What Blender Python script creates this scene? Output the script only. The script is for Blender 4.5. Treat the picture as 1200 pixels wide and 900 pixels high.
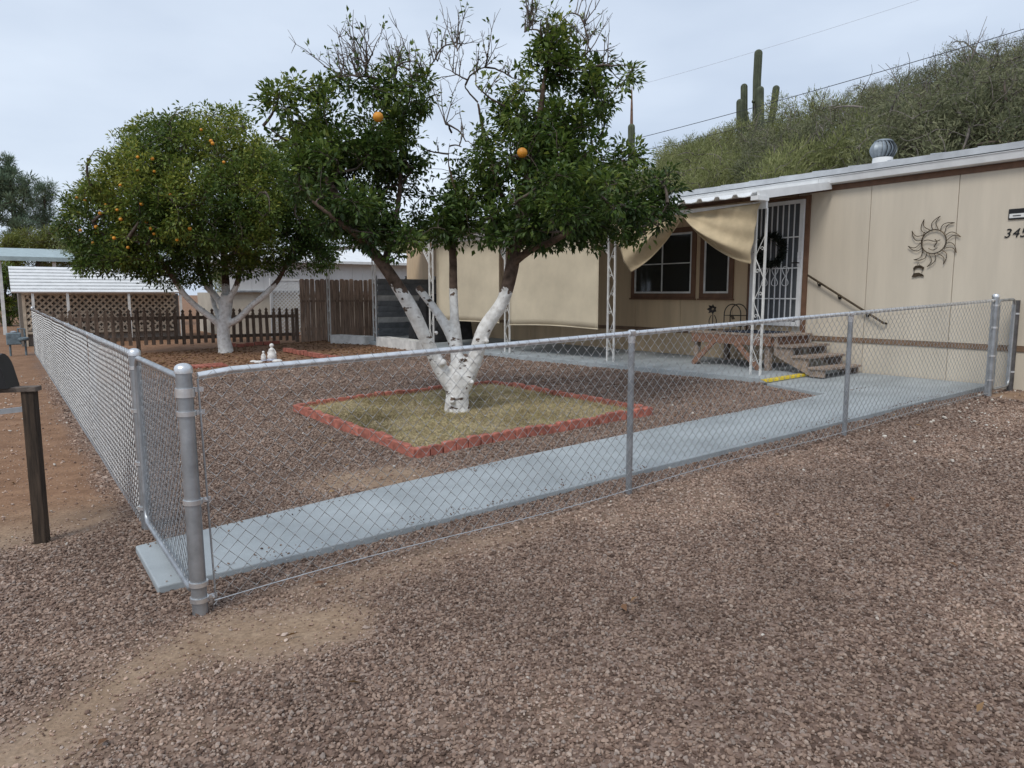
import bpy, math, random
import numpy as np
from mathutils import Vector, Matrix, noise as mnoise
R = math.radians
for o in list(bpy.data.objects): bpy.data.objects.remove(o)
scene = bpy.context.scene
COL = scene.collection

# ------------------------------------------------------------------ camera
FPX, PITCH, CAMH = 850.0, math.atan(105 / 850), 1.55
YAW = math.atan2(.575, .818)
CAM = np.array([-.703, -3.66, CAMH])
cd = bpy.data.cameras.new('camera'); cam = bpy.data.objects.new('camera', cd); COL.objects.link(cam)
cam.location = CAM; cam.rotation_euler = (math.pi / 2 - PITCH, 0, -YAW)
cd.sensor_width = 36; cd.lens = 36 * FPX / 1200; cd.clip_end = 3000; cd.clip_start = .05
scene.camera = cam

# ------------------------------------------------------------------ world, sun, exposure
SUN_EL, SUN_AZ = 50.0, 243.0          # overcast; azimuth clockwise from +Y
world = bpy.data.worlds.new('World'); scene.world = world; world.use_nodes = True
nt = world.node_tree; N = nt.nodes; Lk = nt.links
N.clear()
wout = N.new('ShaderNodeOutputWorld'); bg = N.new('ShaderNodeBackground'); bg.inputs['Strength'].default_value = .1
sky = N.new('ShaderNodeTexSky'); sky.sky_type = 'NISHITA'; sky.sun_disc = False
sky.sun_elevation = R(SUN_EL); sky.sun_rotation = R(SUN_AZ); sky.air_density = 1.0; sky.dust_density = 2.0
tc = N.new('ShaderNodeTexCoord'); mp = N.new('ShaderNodeMapping'); mp.inputs['Scale'].default_value = (1, 1, 3.0)
nz = N.new('ShaderNodeTexNoise'); nz.inputs['Scale'].default_value = 1.9; nz.inputs['Detail'].default_value = 6; nz.inputs['Roughness'].default_value = .45
rampc = N.new('ShaderNodeValToRGB')
rampc.color_ramp.elements[0].position = .32; rampc.color_ramp.elements[0].color = (5.1, 5.95, 7.3, 1)
rampc.color_ramp.elements[1].position = .66; rampc.color_ramp.elements[1].color = (7.7, 8.55, 9.7, 1)
mixc = N.new('ShaderNodeMix'); mixc.data_type = 'RGBA'; mixc.inputs[0].default_value = .86
Lk.new(tc.outputs['Generated'], mp.inputs['Vector']); Lk.new(mp.outputs[0], nz.inputs['Vector'])
Lk.new(nz.outputs['Fac'], rampc.inputs[0]); Lk.new(sky.outputs[0], mixc.inputs[6]); Lk.new(rampc.outputs[0], mixc.inputs[7])
Lk.new(mixc.outputs[2], bg.inputs['Color']); Lk.new(bg.outputs[0], wout.inputs['Surface'])
sd = bpy.data.lights.new('sun', 'SUN'); sd.energy = 1.5; sd.angle = R(18); sd.color = (1, .96, .9)
sun = bpy.data.objects.new('sun', sd); COL.objects.link(sun)
az = R(SUN_AZ); el = R(SUN_EL)
sdir = Vector((math.sin(az) * math.cos(el), math.cos(az) * math.cos(el), math.sin(el)))
sun.rotation_euler = sdir.to_track_quat('Z', 'Y').to_euler(); sun.location = (0, 0, 30)
scene.view_settings.view_transform = 'Standard'; scene.view_settings.look = 'None'
scene.view_settings.gamma = 1; scene.view_settings.exposure = 0.22; scene.view_settings.use_curve_mapping = False

# ------------------------------------------------------------------ pixel helpers (a pixel gives a direction only)
fw0 = np.array([math.sin(YAW), math.cos(YAW), 0]); rgt = np.array([math.cos(YAW), -math.sin(YAW), 0])
fwd = fw0 * math.cos(PITCH) + np.array([0, 0, -math.sin(PITCH)]); upv = fw0 * math.sin(PITCH) + np.array([0, 0, math.cos(PITCH)])
def ray(x, y): return fwd + rgt * (x - 600) / FPX + upv * (450 - y) / FPX
def onX(x, y, c): d = ray(x, y); return CAM + d * (c - CAM[0]) / d[0]
def onY(x, y, c): d = ray(x, y); return CAM + d * (c - CAM[1]) / d[1]
def atD(x, y, D): d = ray(x, y); return CAM + d * D / (d @ fw0)      # horizontal depth D
def sstep(a, b, x): t = np.clip((np.asarray(x, float) - a) / (b - a), 0, 1); return t * t * (3 - 2 * t)
def gz0(X, Y):
    X = np.asarray(X, float); Y = np.asarray(Y, float)
    z = .0323 * np.clip(X, 0, 13)
    h = (np.clip(X - 14.8, 0, 27) * .335 + np.clip(X - 41.8, 0, 200) * .02) * (1 + .25 * sstep(4, 15, Y)) * (1 - sstep(24, 48, Y))
    return z + h
def gz(X, Y):
    X = np.asarray(X, float); Y = np.asarray(Y, float)
    u = .010 * np.sin(X * 1.7 + Y * .9) * np.sin(Y * 1.3 - X * .6) + .006 * np.sin(X * 4.1 + 1) * np.sin(Y * 3.7)
    u = u - .006
    return gz0(X, Y) + u
def G(x, y, dz=0):
    d = ray(x, y); z = 0.
    for _ in range(50):
        P = CAM + d * (z + dz - CAMH) / d[2]; z = float(gz0(P[0], P[1]))
    return P

# ------------------------------------------------------------------ mesh builder
class MB:
    def __init__(s): s.v = []; s.f = []
    def add(s, vs, fs):
        o = len(s.v); s.v += [tuple(map(float, a)) for a in vs]; s.f += [tuple(o + i for i in f) for f in fs]; return s
    def box(s, a, b, bev=0):
        x0, y0, z0 = a; x1, y1, z1 = b
        if x0 > x1: x0, x1 = x1, x0
        if y0 > y1: y0, y1 = y1, y0
        if z0 > z1: z0, z1 = z1, z0
        return s.add([(x0, y0, z0), (x1, y0, z0), (x1, y1, z0), (x0, y1, z0), (x0, y0, z1), (x1, y0, z1), (x1, y1, z1), (x0, y1, z1)],
                     [(0, 3, 2, 1), (4, 5, 6, 7), (0, 1, 5, 4), (1, 2, 6, 5), (2, 3, 7, 6), (3, 0, 4, 7)])
    def bar(s, p, q, w, t, up=(0, 0, 1)):          # rectangular bar, w across, t along 'up'
        p = Vector(p); q = Vector(q); d = (q - p).normalized(); u = Vector(up)
        sx = d.cross(u)
        if sx.length < 1e-4: sx = d.cross(Vector((1, 0, 0)))
        sx.normalize(); u = sx.cross(d).normalized()
        sx = sx * w / 2; u = u * t / 2
        vs = [p - sx - u, p + sx - u, p + sx + u, p - sx + u, q - sx - u, q + sx - u, q + sx + u, q - sx + u]
        return s.add(vs, [(0, 1, 2, 3), (7, 6, 5, 4), (0, 4, 5, 1), (1, 5, 6, 2), (2, 6, 7, 3), (3, 7, 4, 0)])
    def tube(s, pts, r, n=8, cap=True):
        pts = [Vector(p) for p in pts]; m = len(pts)
        rs = list(r) if hasattr(r, '__len__') else [r] * m
        o = len(s.v); prev = None
        for i, p in enumerate(pts):
            d = (pts[min(i + 1, m - 1)] - pts[max(i - 1, 0)])
            if d.length < 1e-9: d = Vector((0, 0, 1))
            d.normalize()
            if prev is None:
                a = d.cross(Vector((0, 0, 1)))
                if a.length < 1e-3: a = d.cross(Vector((1, 0, 0)))
            else: a = prev - d * prev.dot(d)
            if a.length < 1e-6: a = d.orthogonal()
            a.normalize(); prev = a; b = d.cross(a)
            for k in range(n):
                t = 2 * math.pi * k / n
                q = p + (a * math.cos(t) + b * math.sin(t)) * rs[i]; s.v.append((q.x, q.y, q.z))
        for i in range(m - 1):
            for k in range(n):
                k2 = (k + 1) % n
                s.f.append((o + i * n + k, o + i * n + k2, o + (i + 1) * n + k2, o + (i + 1) * n + k))
        if cap:
            s.f.append(tuple(o + k for k in range(n - 1, -1, -1))); s.f.append(tuple(o + (m - 1) * n + k for k in range(n)))
        return s
    def lathe(s, prof, c, n=16):                   # profile [(r, z)] about a vertical axis at c
        o = len(s.v)
        for r_, z in prof:
            for k in range(n):
                t = 2 * math.pi * k / n; s.v.append((c[0] + r_ * math.cos(t), c[1] + r_ * math.sin(t), c[2] + z))
        for i in range(len(prof) - 1):
            for k in range(n):
                k2 = (k + 1) % n; s.f.append((o + i * n + k, o + i * n + k2, o + (i + 1) * n + k2, o + (i + 1) * n + k))
        s.f.append(tuple(o + k for k in range(n - 1, -1, -1))); s.f.append(tuple(o + (len(prof) - 1) * n + k for k in range(n)))
        return s
    def prism(s, poly, d):                          # planar 3-D polygon extruded by vector d
        n = len(poly); d = Vector(d); P = [Vector(p) for p in poly]
        return s.add(P + [p + d for p in P], [tuple(range(n - 1, -1, -1)), tuple(range(n, 2 * n))] + [(i, (i + 1) % n, n + (i + 1) % n, n + i) for i in range(n)])
    def ball(s, c, r, n=10, sq=(1, 1, 1)):
        prof = [(max(1e-4, math.sin(math.pi * i / n)), -math.cos(math.pi * i / n)) for i in range(n + 1)]
        o = len(s.v); m2 = n + 4
        for a, z in prof:
            for k in range(m2):
                t = 2 * math.pi * k / m2; s.v.append((c[0] + a * r * sq[0] * math.cos(t), c[1] + a * r * sq[1] * math.sin(t), c[2] + z * r * sq[2]))
        for i in range(n):
            for k in range(m2):
                k2 = (k + 1) % m2; s.f.append((o + i * m2 + k, o + i * m2 + k2, o + (i + 1) * m2 + k2, o + (i + 1) * m2 + k))
        return s
    def mesh(s, name, mat, off=(0, 0, 0), smooth=False):
        v = np.array(s.v, float).reshape(-1, 3) - np.array(off, float)
        me = bpy.data.meshes.new(name); me.from_pydata(v.tolist(), [], s.f); me.update()
        if mat: me.materials.append(mat)
        if smooth:
            me.shade_smooth()
            try: me.set_sharp_from_angle(angle=R(38))
            except Exception: pass
        return me

def tag(o, label=None, cat=None, group=None, kind=None):
    if label: o['label'] = label
    if cat: o['category'] = cat
    if group: o['group'] = group
    if kind: o['kind'] = kind
    return o
def thing(name, loc, label, cat, group=None):
    o = bpy.data.objects.new(name, None); COL.objects.link(o); o.location = loc; o.empty_display_size = .1
    return tag(o, label, cat, group)
def rootloc(o):
    l = Vector((0, 0, 0))
    while o: l += o.location; o = o.parent
    return l
def part(name, mb, mat, parent, smooth=False, kind=None, label=None):
    o = bpy.data.objects.new(name, mb.mesh(name, mat, rootloc(parent), smooth)); COL.objects.link(o); o.parent = parent
    return tag(o, label, kind=kind)
def solo(name, mb, mat, label, cat, loc=(0, 0, 0), group=None, smooth=False):
    o = bpy.data.objects.new(name, mb.mesh(name, mat, loc, smooth)); COL.objects.link(o); o.location = loc
    return tag(o, label, cat, group)
def struct(name, mb, mat, smooth=False):
    o = bpy.data.objects.new(name, mb.mesh(name, mat, (0, 0, 0), smooth)); COL.objects.link(o); o['kind'] = 'structure'; return o
def piece(name, me, parent, world, rot=(0, 0, 0), scale=(1, 1, 1)):   # repeated piece sharing mesh data
    o = bpy.data.objects.new(name, me); COL.objects.link(o); o.parent = parent
    o.location = Vector(world) - rootloc(parent); o.rotation_euler = rot; o.scale = scale; return o
def copy_tree(o, parent=None):
    c = o.copy(); COL.objects.link(c); c.parent = parent
    for ch in o.children: copy_tree(ch, c)
    return c
def bevel(o, w=.004, seg=2):
    m = o.modifiers.new('bevel', 'BEVEL'); m.width = w; m.segments = seg; m.limit_method = 'ANGLE'; return o

# ------------------------------------------------------------------ materials
def mat(name, c, rough=.7, metal=0, var=.12, scale=6, bump=.0, bscale=60, spec=.4, c2=None, grain=None, objrand=0, detail=6):
    """procedural paint / wood / stone: colour noise between c and c2, grain stretches the noise, bump is fine relief"""
    m = bpy.data.materials.new(name); m.use_nodes = True; t = m.node_tree; n = t.nodes; b = n['Principled BSDF']
    b.inputs['Roughness'].default_value = rough; b.inputs['Metallic'].default_value = metal; b.inputs['Specular IOR Level'].default_value = spec
    tx = n.new('ShaderNodeTexCoord'); mp = n.new('ShaderNodeMapping'); mp.inputs['Scale'].default_value = grain or (1, 1, 1)
    t.links.new(tx.outputs['Object'], mp.inputs[0])
    nz = n.new('ShaderNodeTexNoise'); nz.inputs['Scale'].default_value = scale; nz.inputs['Detail'].default_value = detail; nz.inputs['Roughness'].default_value = .6
    t.links.new(mp.outputs[0], nz.inputs[0])
    if c2 is None: c2 = tuple(max(0, x * (1 - 2.2 * var)) for x in c); c1 = tuple(min(1, x * (1 + var)) for x in c)
    else: c1 = c
    rp = n.new('ShaderNodeValToRGB'); rp.color_ramp.elements[0].position = .3; rp.color_ramp.elements[1].position = .68
    rp.color_ramp.elements[0].color = (*c2, 1); rp.color_ramp.elements[1].color = (*c1, 1)
    t.links.new(nz.outputs['Fac'], rp.inputs[0]); col = rp.outputs[0]
    if objrand:
        oi = n.new('ShaderNodeObjectInfo'); mr = n.new('ShaderNodeMapRange'); mr.inputs[3].default_value = 1 - objrand; mr.inputs[4].default_value = 1 + objrand
        t.links.new(oi.outputs['Random'], mr.inputs[0]); hs = n.new('ShaderNodeHueSaturation'); t.links.new(mr.outputs[0], hs.inputs['Value']); t.links.new(col, hs.inputs['Color']); col = hs.outputs[0]
        ad = n.new('ShaderNodeVectorMath'); ad.operation = 'ADD'; t.links.new(tx.outputs['Object'], ad.inputs[0]); cm = n.new('ShaderNodeCombineXYZ')
        mu = n.new('ShaderNodeMath'); mu.operation = 'MULTIPLY'; mu.inputs[1].default_value = 37; t.links.new(oi.outputs['Random'], mu.inputs[0])
        t.links.new(mu.outputs[0], cm.inputs[0]); t.links.new(mu.outputs[0], cm.inputs[1]); t.links.new(cm.outputs[0], ad.inputs[1]); t.links.new(ad.outputs[0], mp.inputs[0])
    t.links.new(col, b.inputs['Base Color'])
    if bump:
        bz = n.new('ShaderNodeTexNoise'); bz.inputs['Scale'].default_value = bscale; bz.inputs['Detail'].default_value = 4
        t.links.new(mp.outputs[0], bz.inputs[0]); bp = n.new('ShaderNodeBump'); bp.inputs['Strength'].default_value = bump; bp.inputs['Distance'].default_value = .01
        t.links.new(bz.outputs['Fac'], bp.inputs['Height']); t.links.new(bp.outputs[0], b.inputs['Normal'])
    return m
M = {}
M['galv'] = mat('galvanised steel', (.74, .75, .76), .36, .85, .1, 14, .06, 120)
M['galv_dull'] = mat('weathered galvanised steel', (.42, .44, .46), .45, .8, .14, 9, .06, 90)
M['rustpost'] = mat('dark weathered steel', (.13, .125, .125), .6, .5, .25, 9)
M['wire'] = mat('galvanised wire', (.53, .545, .56), .45, .72, .1, 20)
M['slab'] = mat('grey painted concrete', (.355, .39, .405), .62, 0, .11, 1.7, .2, 90, detail=13)
M['yellow'] = mat('yellow safety paint', (.78, .58, .05), .6, 0, .12, 12)
M['redbrick'] = mat('red painted edging', (.40, .14, .10), .85, 0, .22, 14, .25, 70, objrand=.14)
M['siding'] = mat('beige siding', (.585, .52, .42), .6, 0, .05, 2.2, .06, 9, objrand=.02, grain=(1, 1.6, .22))
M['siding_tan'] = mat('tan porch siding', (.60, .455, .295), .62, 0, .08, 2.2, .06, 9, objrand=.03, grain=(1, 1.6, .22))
M['brown'] = mat('brown trim', (.16, .085, .05), .6, 0, .12, 8)
M['belt'] = mat('faded brown belt', (.21, .135, .085), .65, 0, .15, 6)
M['white'] = mat('white painted metal', (.74, .75, .75), .42, 0, .05, 5, .02, 40)
M['whiteold'] = mat('weathered white paint', (.68, .68, .66), .6, 0, .12, 5, .05, 40)
M['roofmetal'] = mat('pale grey roof metal', (.55, .57, .59), .4, .3, .1, 3, .03, 30)
M['shade'] = mat('tan woven shade cloth', (.52, .42, .27), .9, 0, .10, 3.5, .35, 14)
M['shade2'] = mat('cream roll shade', (.57, .50, .37), .85, 0, .07, 1.6, .10, 9)
M['steel_dark'] = mat('dark iron', (.035, .03, .027), .55, .6, .3, 12)
M['bronze'] = mat('bronze wire', (.10, .075, .05), .5, .7, .3, 12)
M['picket'] = mat('dark weathered wood', (.175, .128, .098), .85, 0, .3, 5, .3, 40, grain=(6, 6, .7), objrand=.22)
M['board'] = mat('grey-brown fence board', (.34, .245, .185), .85, 0, .25, 5, .3, 40, grain=(6, 6, .5), objrand=.16)
M['deckwood'] = mat('redwood deck board', (.27, .15, .10), .8, 0, .25, 5, .25, 40, grain=(1, 5, 5), objrand=.15)
M['deckgrey'] = mat('worn stair tread wood', (.31, .24, .19), .85, 0, .25, 5, .25, 40, grain=(1, 5, 5), objrand=.12)
M['postwood'] = mat('dark post wood', (.055, .038, .026), .85, 0, .35, 6, .35, 40, grain=(8, 8, .7))
M['armwood'] = mat('weathered arm wood', (.15, .12, .10), .85, 0, .3, 6, .3, 40, grain=(.7, 8, 8))
M['black'] = mat('black plastic', (.012, .012, .013), .45, 0, .2, 6)
M['blackcloth'] = mat('black cover cloth', (.02, .02, .022), .8, 0, .3, 6, .2, 30)
M['lattice'] = mat('beige lattice', (.56, .48, .38), .8, 0, .15, 5, .1, 30)
M['neighbour'] = mat('neighbour white siding', (.72, .73, .73), .55, 0, .04, 2)
M['neighbour_skirt'] = mat('neighbour beige skirting', (.48, .44, .37), .7, 0, .07, 2)
M['louvre'] = mat('grey louvre board', (.25, .265, .28), .6, 0, .15, 5, .1, 30, objrand=.1)
M['greenmetal'] = mat('grey green carport metal', (.34, .42, .43), .5, .1, .1, 4)
M['meter'] = mat('blue grey meter paint', (.17, .22, .25), .6, .1, .25, 10)
M['pot'] = mat('ceramic white', (.75, .73, .70), .5, 0, .12, 12)
M['ceramic_blue'] = mat('pale blue ceramic', (.42, .45, .55), .5, 0, .2, 12)
M['orange'] = mat('orange peel', (.64, .27, .025), .5, 0, .12, 20, .15, 200, objrand=.12)
M['doormat'] = mat('dark doormat', (.035, .045, .07), .95, 0, .3, 30, .3, 200)
M['cable'] = mat('black cable', (.03, .03, .035), .6)
M['plaque'] = mat('white plaque face', (.7, .7, .68), .5, 0, .05)

def glass_mat():
    m = bpy.data.materials.new('window glass'); m.use_nodes = True; b = m.node_tree.nodes['Principled BSDF']
    b.inputs['Base Color'].default_value = (.02, .022, .022, 1); b.inputs['Roughness'].default_value = .06; b.inputs['Specular IOR Level'].default_value = .6
    return m
M['glass'] = glass_mat()

def ground_mat():
    m = bpy.data.materials.new('gravelly ground'); m.use_nodes = True; t = m.node_tree; n = t.nodes; b = n['Principled BSDF']; l = t.links
    b.inputs['Roughness'].default_value = .92; b.inputs['Specular IOR Level'].default_value = .2
    tx = n.new('ShaderNodeTexCoord')
    at = n.new('ShaderNodeAttribute'); at.attribute_name = 'dirt'; ar = n.new('ShaderNodeAttribute'); ar.attribute_name = 'red'
    vo = n.new('ShaderNodeTexVoronoi'); vo.inputs['Scale'].default_value = 42; l.new(tx.outputs['Object'], vo.inputs['Vector'])
    sp = n.new('ShaderNodeSeparateColor'); l.new(vo.outputs['Color'], sp.inputs[0])
    rg = n.new('ShaderNodeValToRGB'); e = rg.color_ramp.elements; e[0].position = 0; e[0].color = (.075, .05, .038, 1); e[1].position = 1; e[1].color = (.34, .255, .21, 1)
    x = e.new(.5); x.color = (.19, .13, .102, 1); x = e.new(.93); x.color = (.26, .19, .155, 1)
    l.new(sp.outputs[0], rg.inputs[0])
    n1 = n.new('ShaderNodeTexNoise'); n1.inputs['Scale'].default_value = 3.5; n1.inputs['Detail'].default_value = 10; n1.inputs['Roughness'].default_value = .72; l.new(tx.outputs['Object'], n1.inputs[0])
    rd = n.new('ShaderNodeValToRGB'); e = rd.color_ramp.elements; e[0].position = .3; e[0].color = (.235, .155, .098, 1); e[1].position = .7; e[1].color = (.40, .295, .205, 1); l.new(n1.outputs['Fac'], rd.inputs[0])
    rr = n.new('ShaderNodeValToRGB'); e = rr.color_ramp.elements; e[0].position = .3; e[0].color = (.165, .084, .045, 1); e[1].position = .7; e[1].color = (.315, .18, .105, 1); l.new(n1.outputs['Fac'], rr.inputs[0])
    n2 = n.new('ShaderNodeTexNoise'); n2.inputs['Scale'].default_value = 55; n2.inputs['Detail'].default_value = 6; l.new(tx.outputs['Object'], n2.inputs[0])
    mr = n.new('ShaderNodeMapRange'); mr.inputs[1].default_value = .3; mr.inputs[2].default_value = .75; mr.inputs[3].default_value = .72; mr.inputs[4].default_value = 1.2; l.new(n2.outputs['Fac'], mr.inputs[0])
    m1 = n.new('ShaderNodeMix'); m1.data_type = 'RGBA'; l.new(ar.outputs['Fac'], m1.inputs[0]); l.new(rd.outputs[0], m1.inputs[6]); l.new(rr.outputs[0], m1.inputs[7])
    hs = n.new('ShaderNodeHueSaturation'); l.new(m1.outputs[2], hs.inputs['Color']); l.new(mr.outputs[0], hs.inputs['Value'])
    m2 = n.new('ShaderNodeMix'); m2.data_type = 'RGBA'; l.new(at.outputs['Fac'], m2.inputs[0]); l.new(rg.outputs[0], m2.inputs[6]); l.new(hs.outputs[0], m2.inputs[7])
    l.new(m2.outputs[2], b.inputs['Base Color'])
    bp = n.new('ShaderNodeBump'); bp.inputs['Strength'].default_value = .6; bp.inputs['Distance'].default_value = .012
    l.new(n2.outputs['Fac'], bp.inputs['Height']); l.new(bp.outputs[0], b.inputs['Normal'])
    return m
def stone_mat(name, ramp, white=.0):
    m = bpy.data.materials.new(name); m.use_nodes = True; t = m.node_tree; n = t.nodes; b = n['Principled BSDF']; l = t.links
    b.inputs['Roughness'].default_value = .85; b.inputs['Specular IOR Level'].default_value = .3
    oi = n.new('ShaderNodeObjectInfo'); rp = n.new('ShaderNodeValToRGB'); e = rp.color_ramp.elements
    e[0].position = ramp[0][0]; e[0].color = (*ramp[0][1], 1); e[1].position = ramp[-1][0]; e[1].color = (*ramp[-1][1], 1)
    for p, c in ramp[1:-1]: k = e.new(p); k.color = (*c, 1)
    at = n.new('ShaderNodeAttribute'); at.attribute_type = 'INSTANCER'; at.attribute_name = 'tone'
    hs = n.new('ShaderNodeHueSaturation'); l.new(oi.outputs['Random'], rp.inputs[0]); l.new(rp.outputs[0], hs.inputs['Color']); l.new(at.outputs['Fac'], hs.inputs['Value'])
    l.new(hs.outputs[0], b.inputs['Base Color']); return m
def leaf_mat(name, ramp, rough=.42, trans=.22, spec=.5):
    m = bpy.data.materials.new(name); m.use_nodes = True; t = m.node_tree; n = t.nodes; b = n['Principled BSDF']; l = t.links
    b.inputs['Roughness'].default_value = rough; b.inputs['Specular IOR Level'].default_value = spec
    at = n.new('ShaderNodeAttribute'); at.attribute_name = 'tint'; rp = n.new('ShaderNodeValToRGB'); e = rp.color_ramp.elements
    e[0].position = ramp[0][0]; e[0].color = (*ramp[0][1], 1); e[1].position = ramp[-1][0]; e[1].color = (*ramp[-1][1], 1)
    for p, c in ramp[1:-1]: k = e.new(p); k.color = (*c, 1)
    l.new(at.outputs['Fac'], rp.inputs[0]); l.new(rp.outputs[0], b.inputs['Base Color'])
    tr = n.new('ShaderNodeBsdfTranslucent'); hs = n.new('ShaderNodeHueSaturation'); hs.inputs['Value'].default_value = 1.4; l.new(rp.outputs[0], hs.inputs['Color']); l.new(hs.outputs[0], tr.inputs['Color'])
    mx = n.new('ShaderNodeMixShader'); mx.inputs[0].default_value = trans; l.new(b.outputs[0], mx.inputs[1]); l.new(tr.outputs[0], mx.inputs[2]); l.new(mx.outputs[0], n['Material Output'].inputs['Surface'])
    return m
M['ground'] = ground_mat()
M['gravel'] = stone_mat('crushed brown stone', [(0, (.075, .048, .036)), (.22, (.16, .104, .078)), (.5, (.235, .163, .124)), (.75, (.31, .225, .175)), (.92, (.24, .195, .168)), (1, (.38, .30, .245))])
M['pebble'] = stone_mat('pale stone', [(0, (.45, .40, .34)), (.5, (.62, .58, .52)), (1, (.34, .27, .22))])
M['citrus'] = leaf_mat('citrus leaf', [(0, (.018, .038, .010)), (.35, (.052, .094, .018)), (.7, (.135, .185, .034)), (1, (.31, .32, .06))], .5, .28, .35)
M['paleleaf'] = leaf_mat('palo verde leaf', [(0, (.095, .105, .042)), (.5, (.195, .215, .08)), (1, (.32, .32, .14))], .6, .25, .3)
M['greyleaf'] = leaf_mat('mesquite leaf', [(0, (.07, .08, .042)), (.5, (.145, .155, .08)), (1, (.24, .235, .13))], .6, .2, .3)
M['pineleaf'] = leaf_mat('pine needle', [(0, (.08, .12, .08)), (.5, (.15, .21, .135)), (1, (.23, .28, .17))], .6, .15, .3)
M['yellowleaf'] = leaf_mat('yellow green leaf', [(0, (.06, .075, .02)), (.5, (.13, .15, .035)), (1, (.22, .22, .05))], .6, .25, .3)
M['drygrass'] = leaf_mat('dry grass', [(0, (.14, .115, .055)), (.4, (.44, .36, .205)), (.75, (.60, .515, .32)), (1, (.22, .235, .085))], .8, .2, .2)
M['litter'] = leaf_mat('leaf litter', [(0, (.10, .05, .03)), (.5, (.20, .11, .06)), (1, (.33, .22, .11))], .8, .1, .2)
M['wreath'] = leaf_mat('wreath leaf', [(0, (.008, .012, .008)), (1, (.02, .028, .018))], .6, .1, .3)
M['twig'] = mat('citrus bark', (.105, .082, .066), .9, 0, .3, 12, .4, 60)
M['twiggrey'] = mat('grey dry twig', (.20, .175, .155), .9, 0, .25, 12, .2, 60)
M['twigmid'] = mat('grey brown twig', (.15, .125, .105), .9, 0, .3, 12, .3, 60)
M['bark'] = mat('dark bark', (.09, .07, .055), .9, 0, .3, 10, .5, 50)
def painted_trunk(name, zlim, patch):
    m = bpy.data.materials.new(name); m.use_nodes = True; t = m.node_tree; n = t.nodes; b = n['Principled BSDF']; l = t.links
    b.inputs['Roughness'].default_value = .85; b.inputs['Specular IOR Level'].default_value = .2
    ge = n.new('ShaderNodeNewGeometry'); sx = n.new('ShaderNodeSeparateXYZ'); l.new(ge.outputs['Position'], sx.inputs[0])
    nz = n.new('ShaderNodeTexNoise'); nz.inputs['Scale'].default_value = 14; nz.inputs['Detail'].default_value = 5; l.new(ge.outputs['Position'], nz.inputs[0])
    mu = n.new('ShaderNodeMath'); mu.operation = 'MULTIPLY_ADD'; mu.inputs[1].default_value = .34; l.new(nz.outputs['Fac'], mu.inputs[0]); l.new(sx.outputs['Z'], mu.inputs[2])
    gt = n.new('ShaderNodeMath'); gt.operation = 'LESS_THAN'; gt.inputs[1].default_value = zlim + .17; l.new(mu.outputs[0], gt.inputs[0])
    mp = n.new('ShaderNodeMapping'); mp.inputs['Scale'].default_value = (6, 6, 11); l.new(ge.outputs['Position'], mp.inputs[0])
    n2 = n.new('ShaderNodeTexNoise'); n2.inputs['Scale'].default_value = 1; n2.inputs['Detail'].default_value = 4; n2.inputs['Roughness'].default_value = .6; l.new(mp.outputs[0], n2.inputs[0])
    g2 = n.new('ShaderNodeMapRange'); g2.inputs[1].default_value = patch; g2.inputs[2].default_value = patch - .035; l.new(n2.outputs['Fac'], g2.inputs[0])
    mm = n.new('ShaderNodeMath'); mm.operation = 'MULTIPLY'; l.new(gt.outputs[0], mm.inputs[0]); l.new(g2.outputs[0], mm.inputs[1])
    rb = n.new('ShaderNodeValToRGB'); e = rb.color_ramp.elements; e[0].position = .3; e[0].color = (.05, .035, .026, 1); e[1].position = .7; e[1].color = (.15, .105, .08, 1); l.new(nz.outputs['Fac'], rb.inputs[0])
    rw = n.new('ShaderNodeValToRGB'); e = rw.color_ramp.elements; e[0].position = .25; e[0].color = (.50, .48, .45, 1); e[1].position = .6; e[1].color = (.76, .755, .735, 1); l.new(nz.outputs['Fac'], rw.inputs[0])
    mx = n.new('ShaderNodeMix'); mx.data_type = 'RGBA'; l.new(mm.outputs[0], mx.inputs[0]); l.new(rb.outputs[0], mx.inputs[6]); l.new(rw.outputs[0], mx.inputs[7]); l.new(mx.outputs[2], b.inputs['Base Color'])
    ad = n.new('ShaderNodeMath'); ad.operation = 'ADD'; l.new(nz.outputs['Fac'], ad.inputs[0]); l.new(n2.outputs['Fac'], ad.inputs[1])
    bp = n.new('ShaderNodeBump'); bp.inputs['Strength'].default_value = .7; bp.inputs['Distance'].default_value = .02; l.new(ad.outputs[0], bp.inputs['Height']); l.new(bp.outputs[0], b.inputs['Normal'])
    return m

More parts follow.
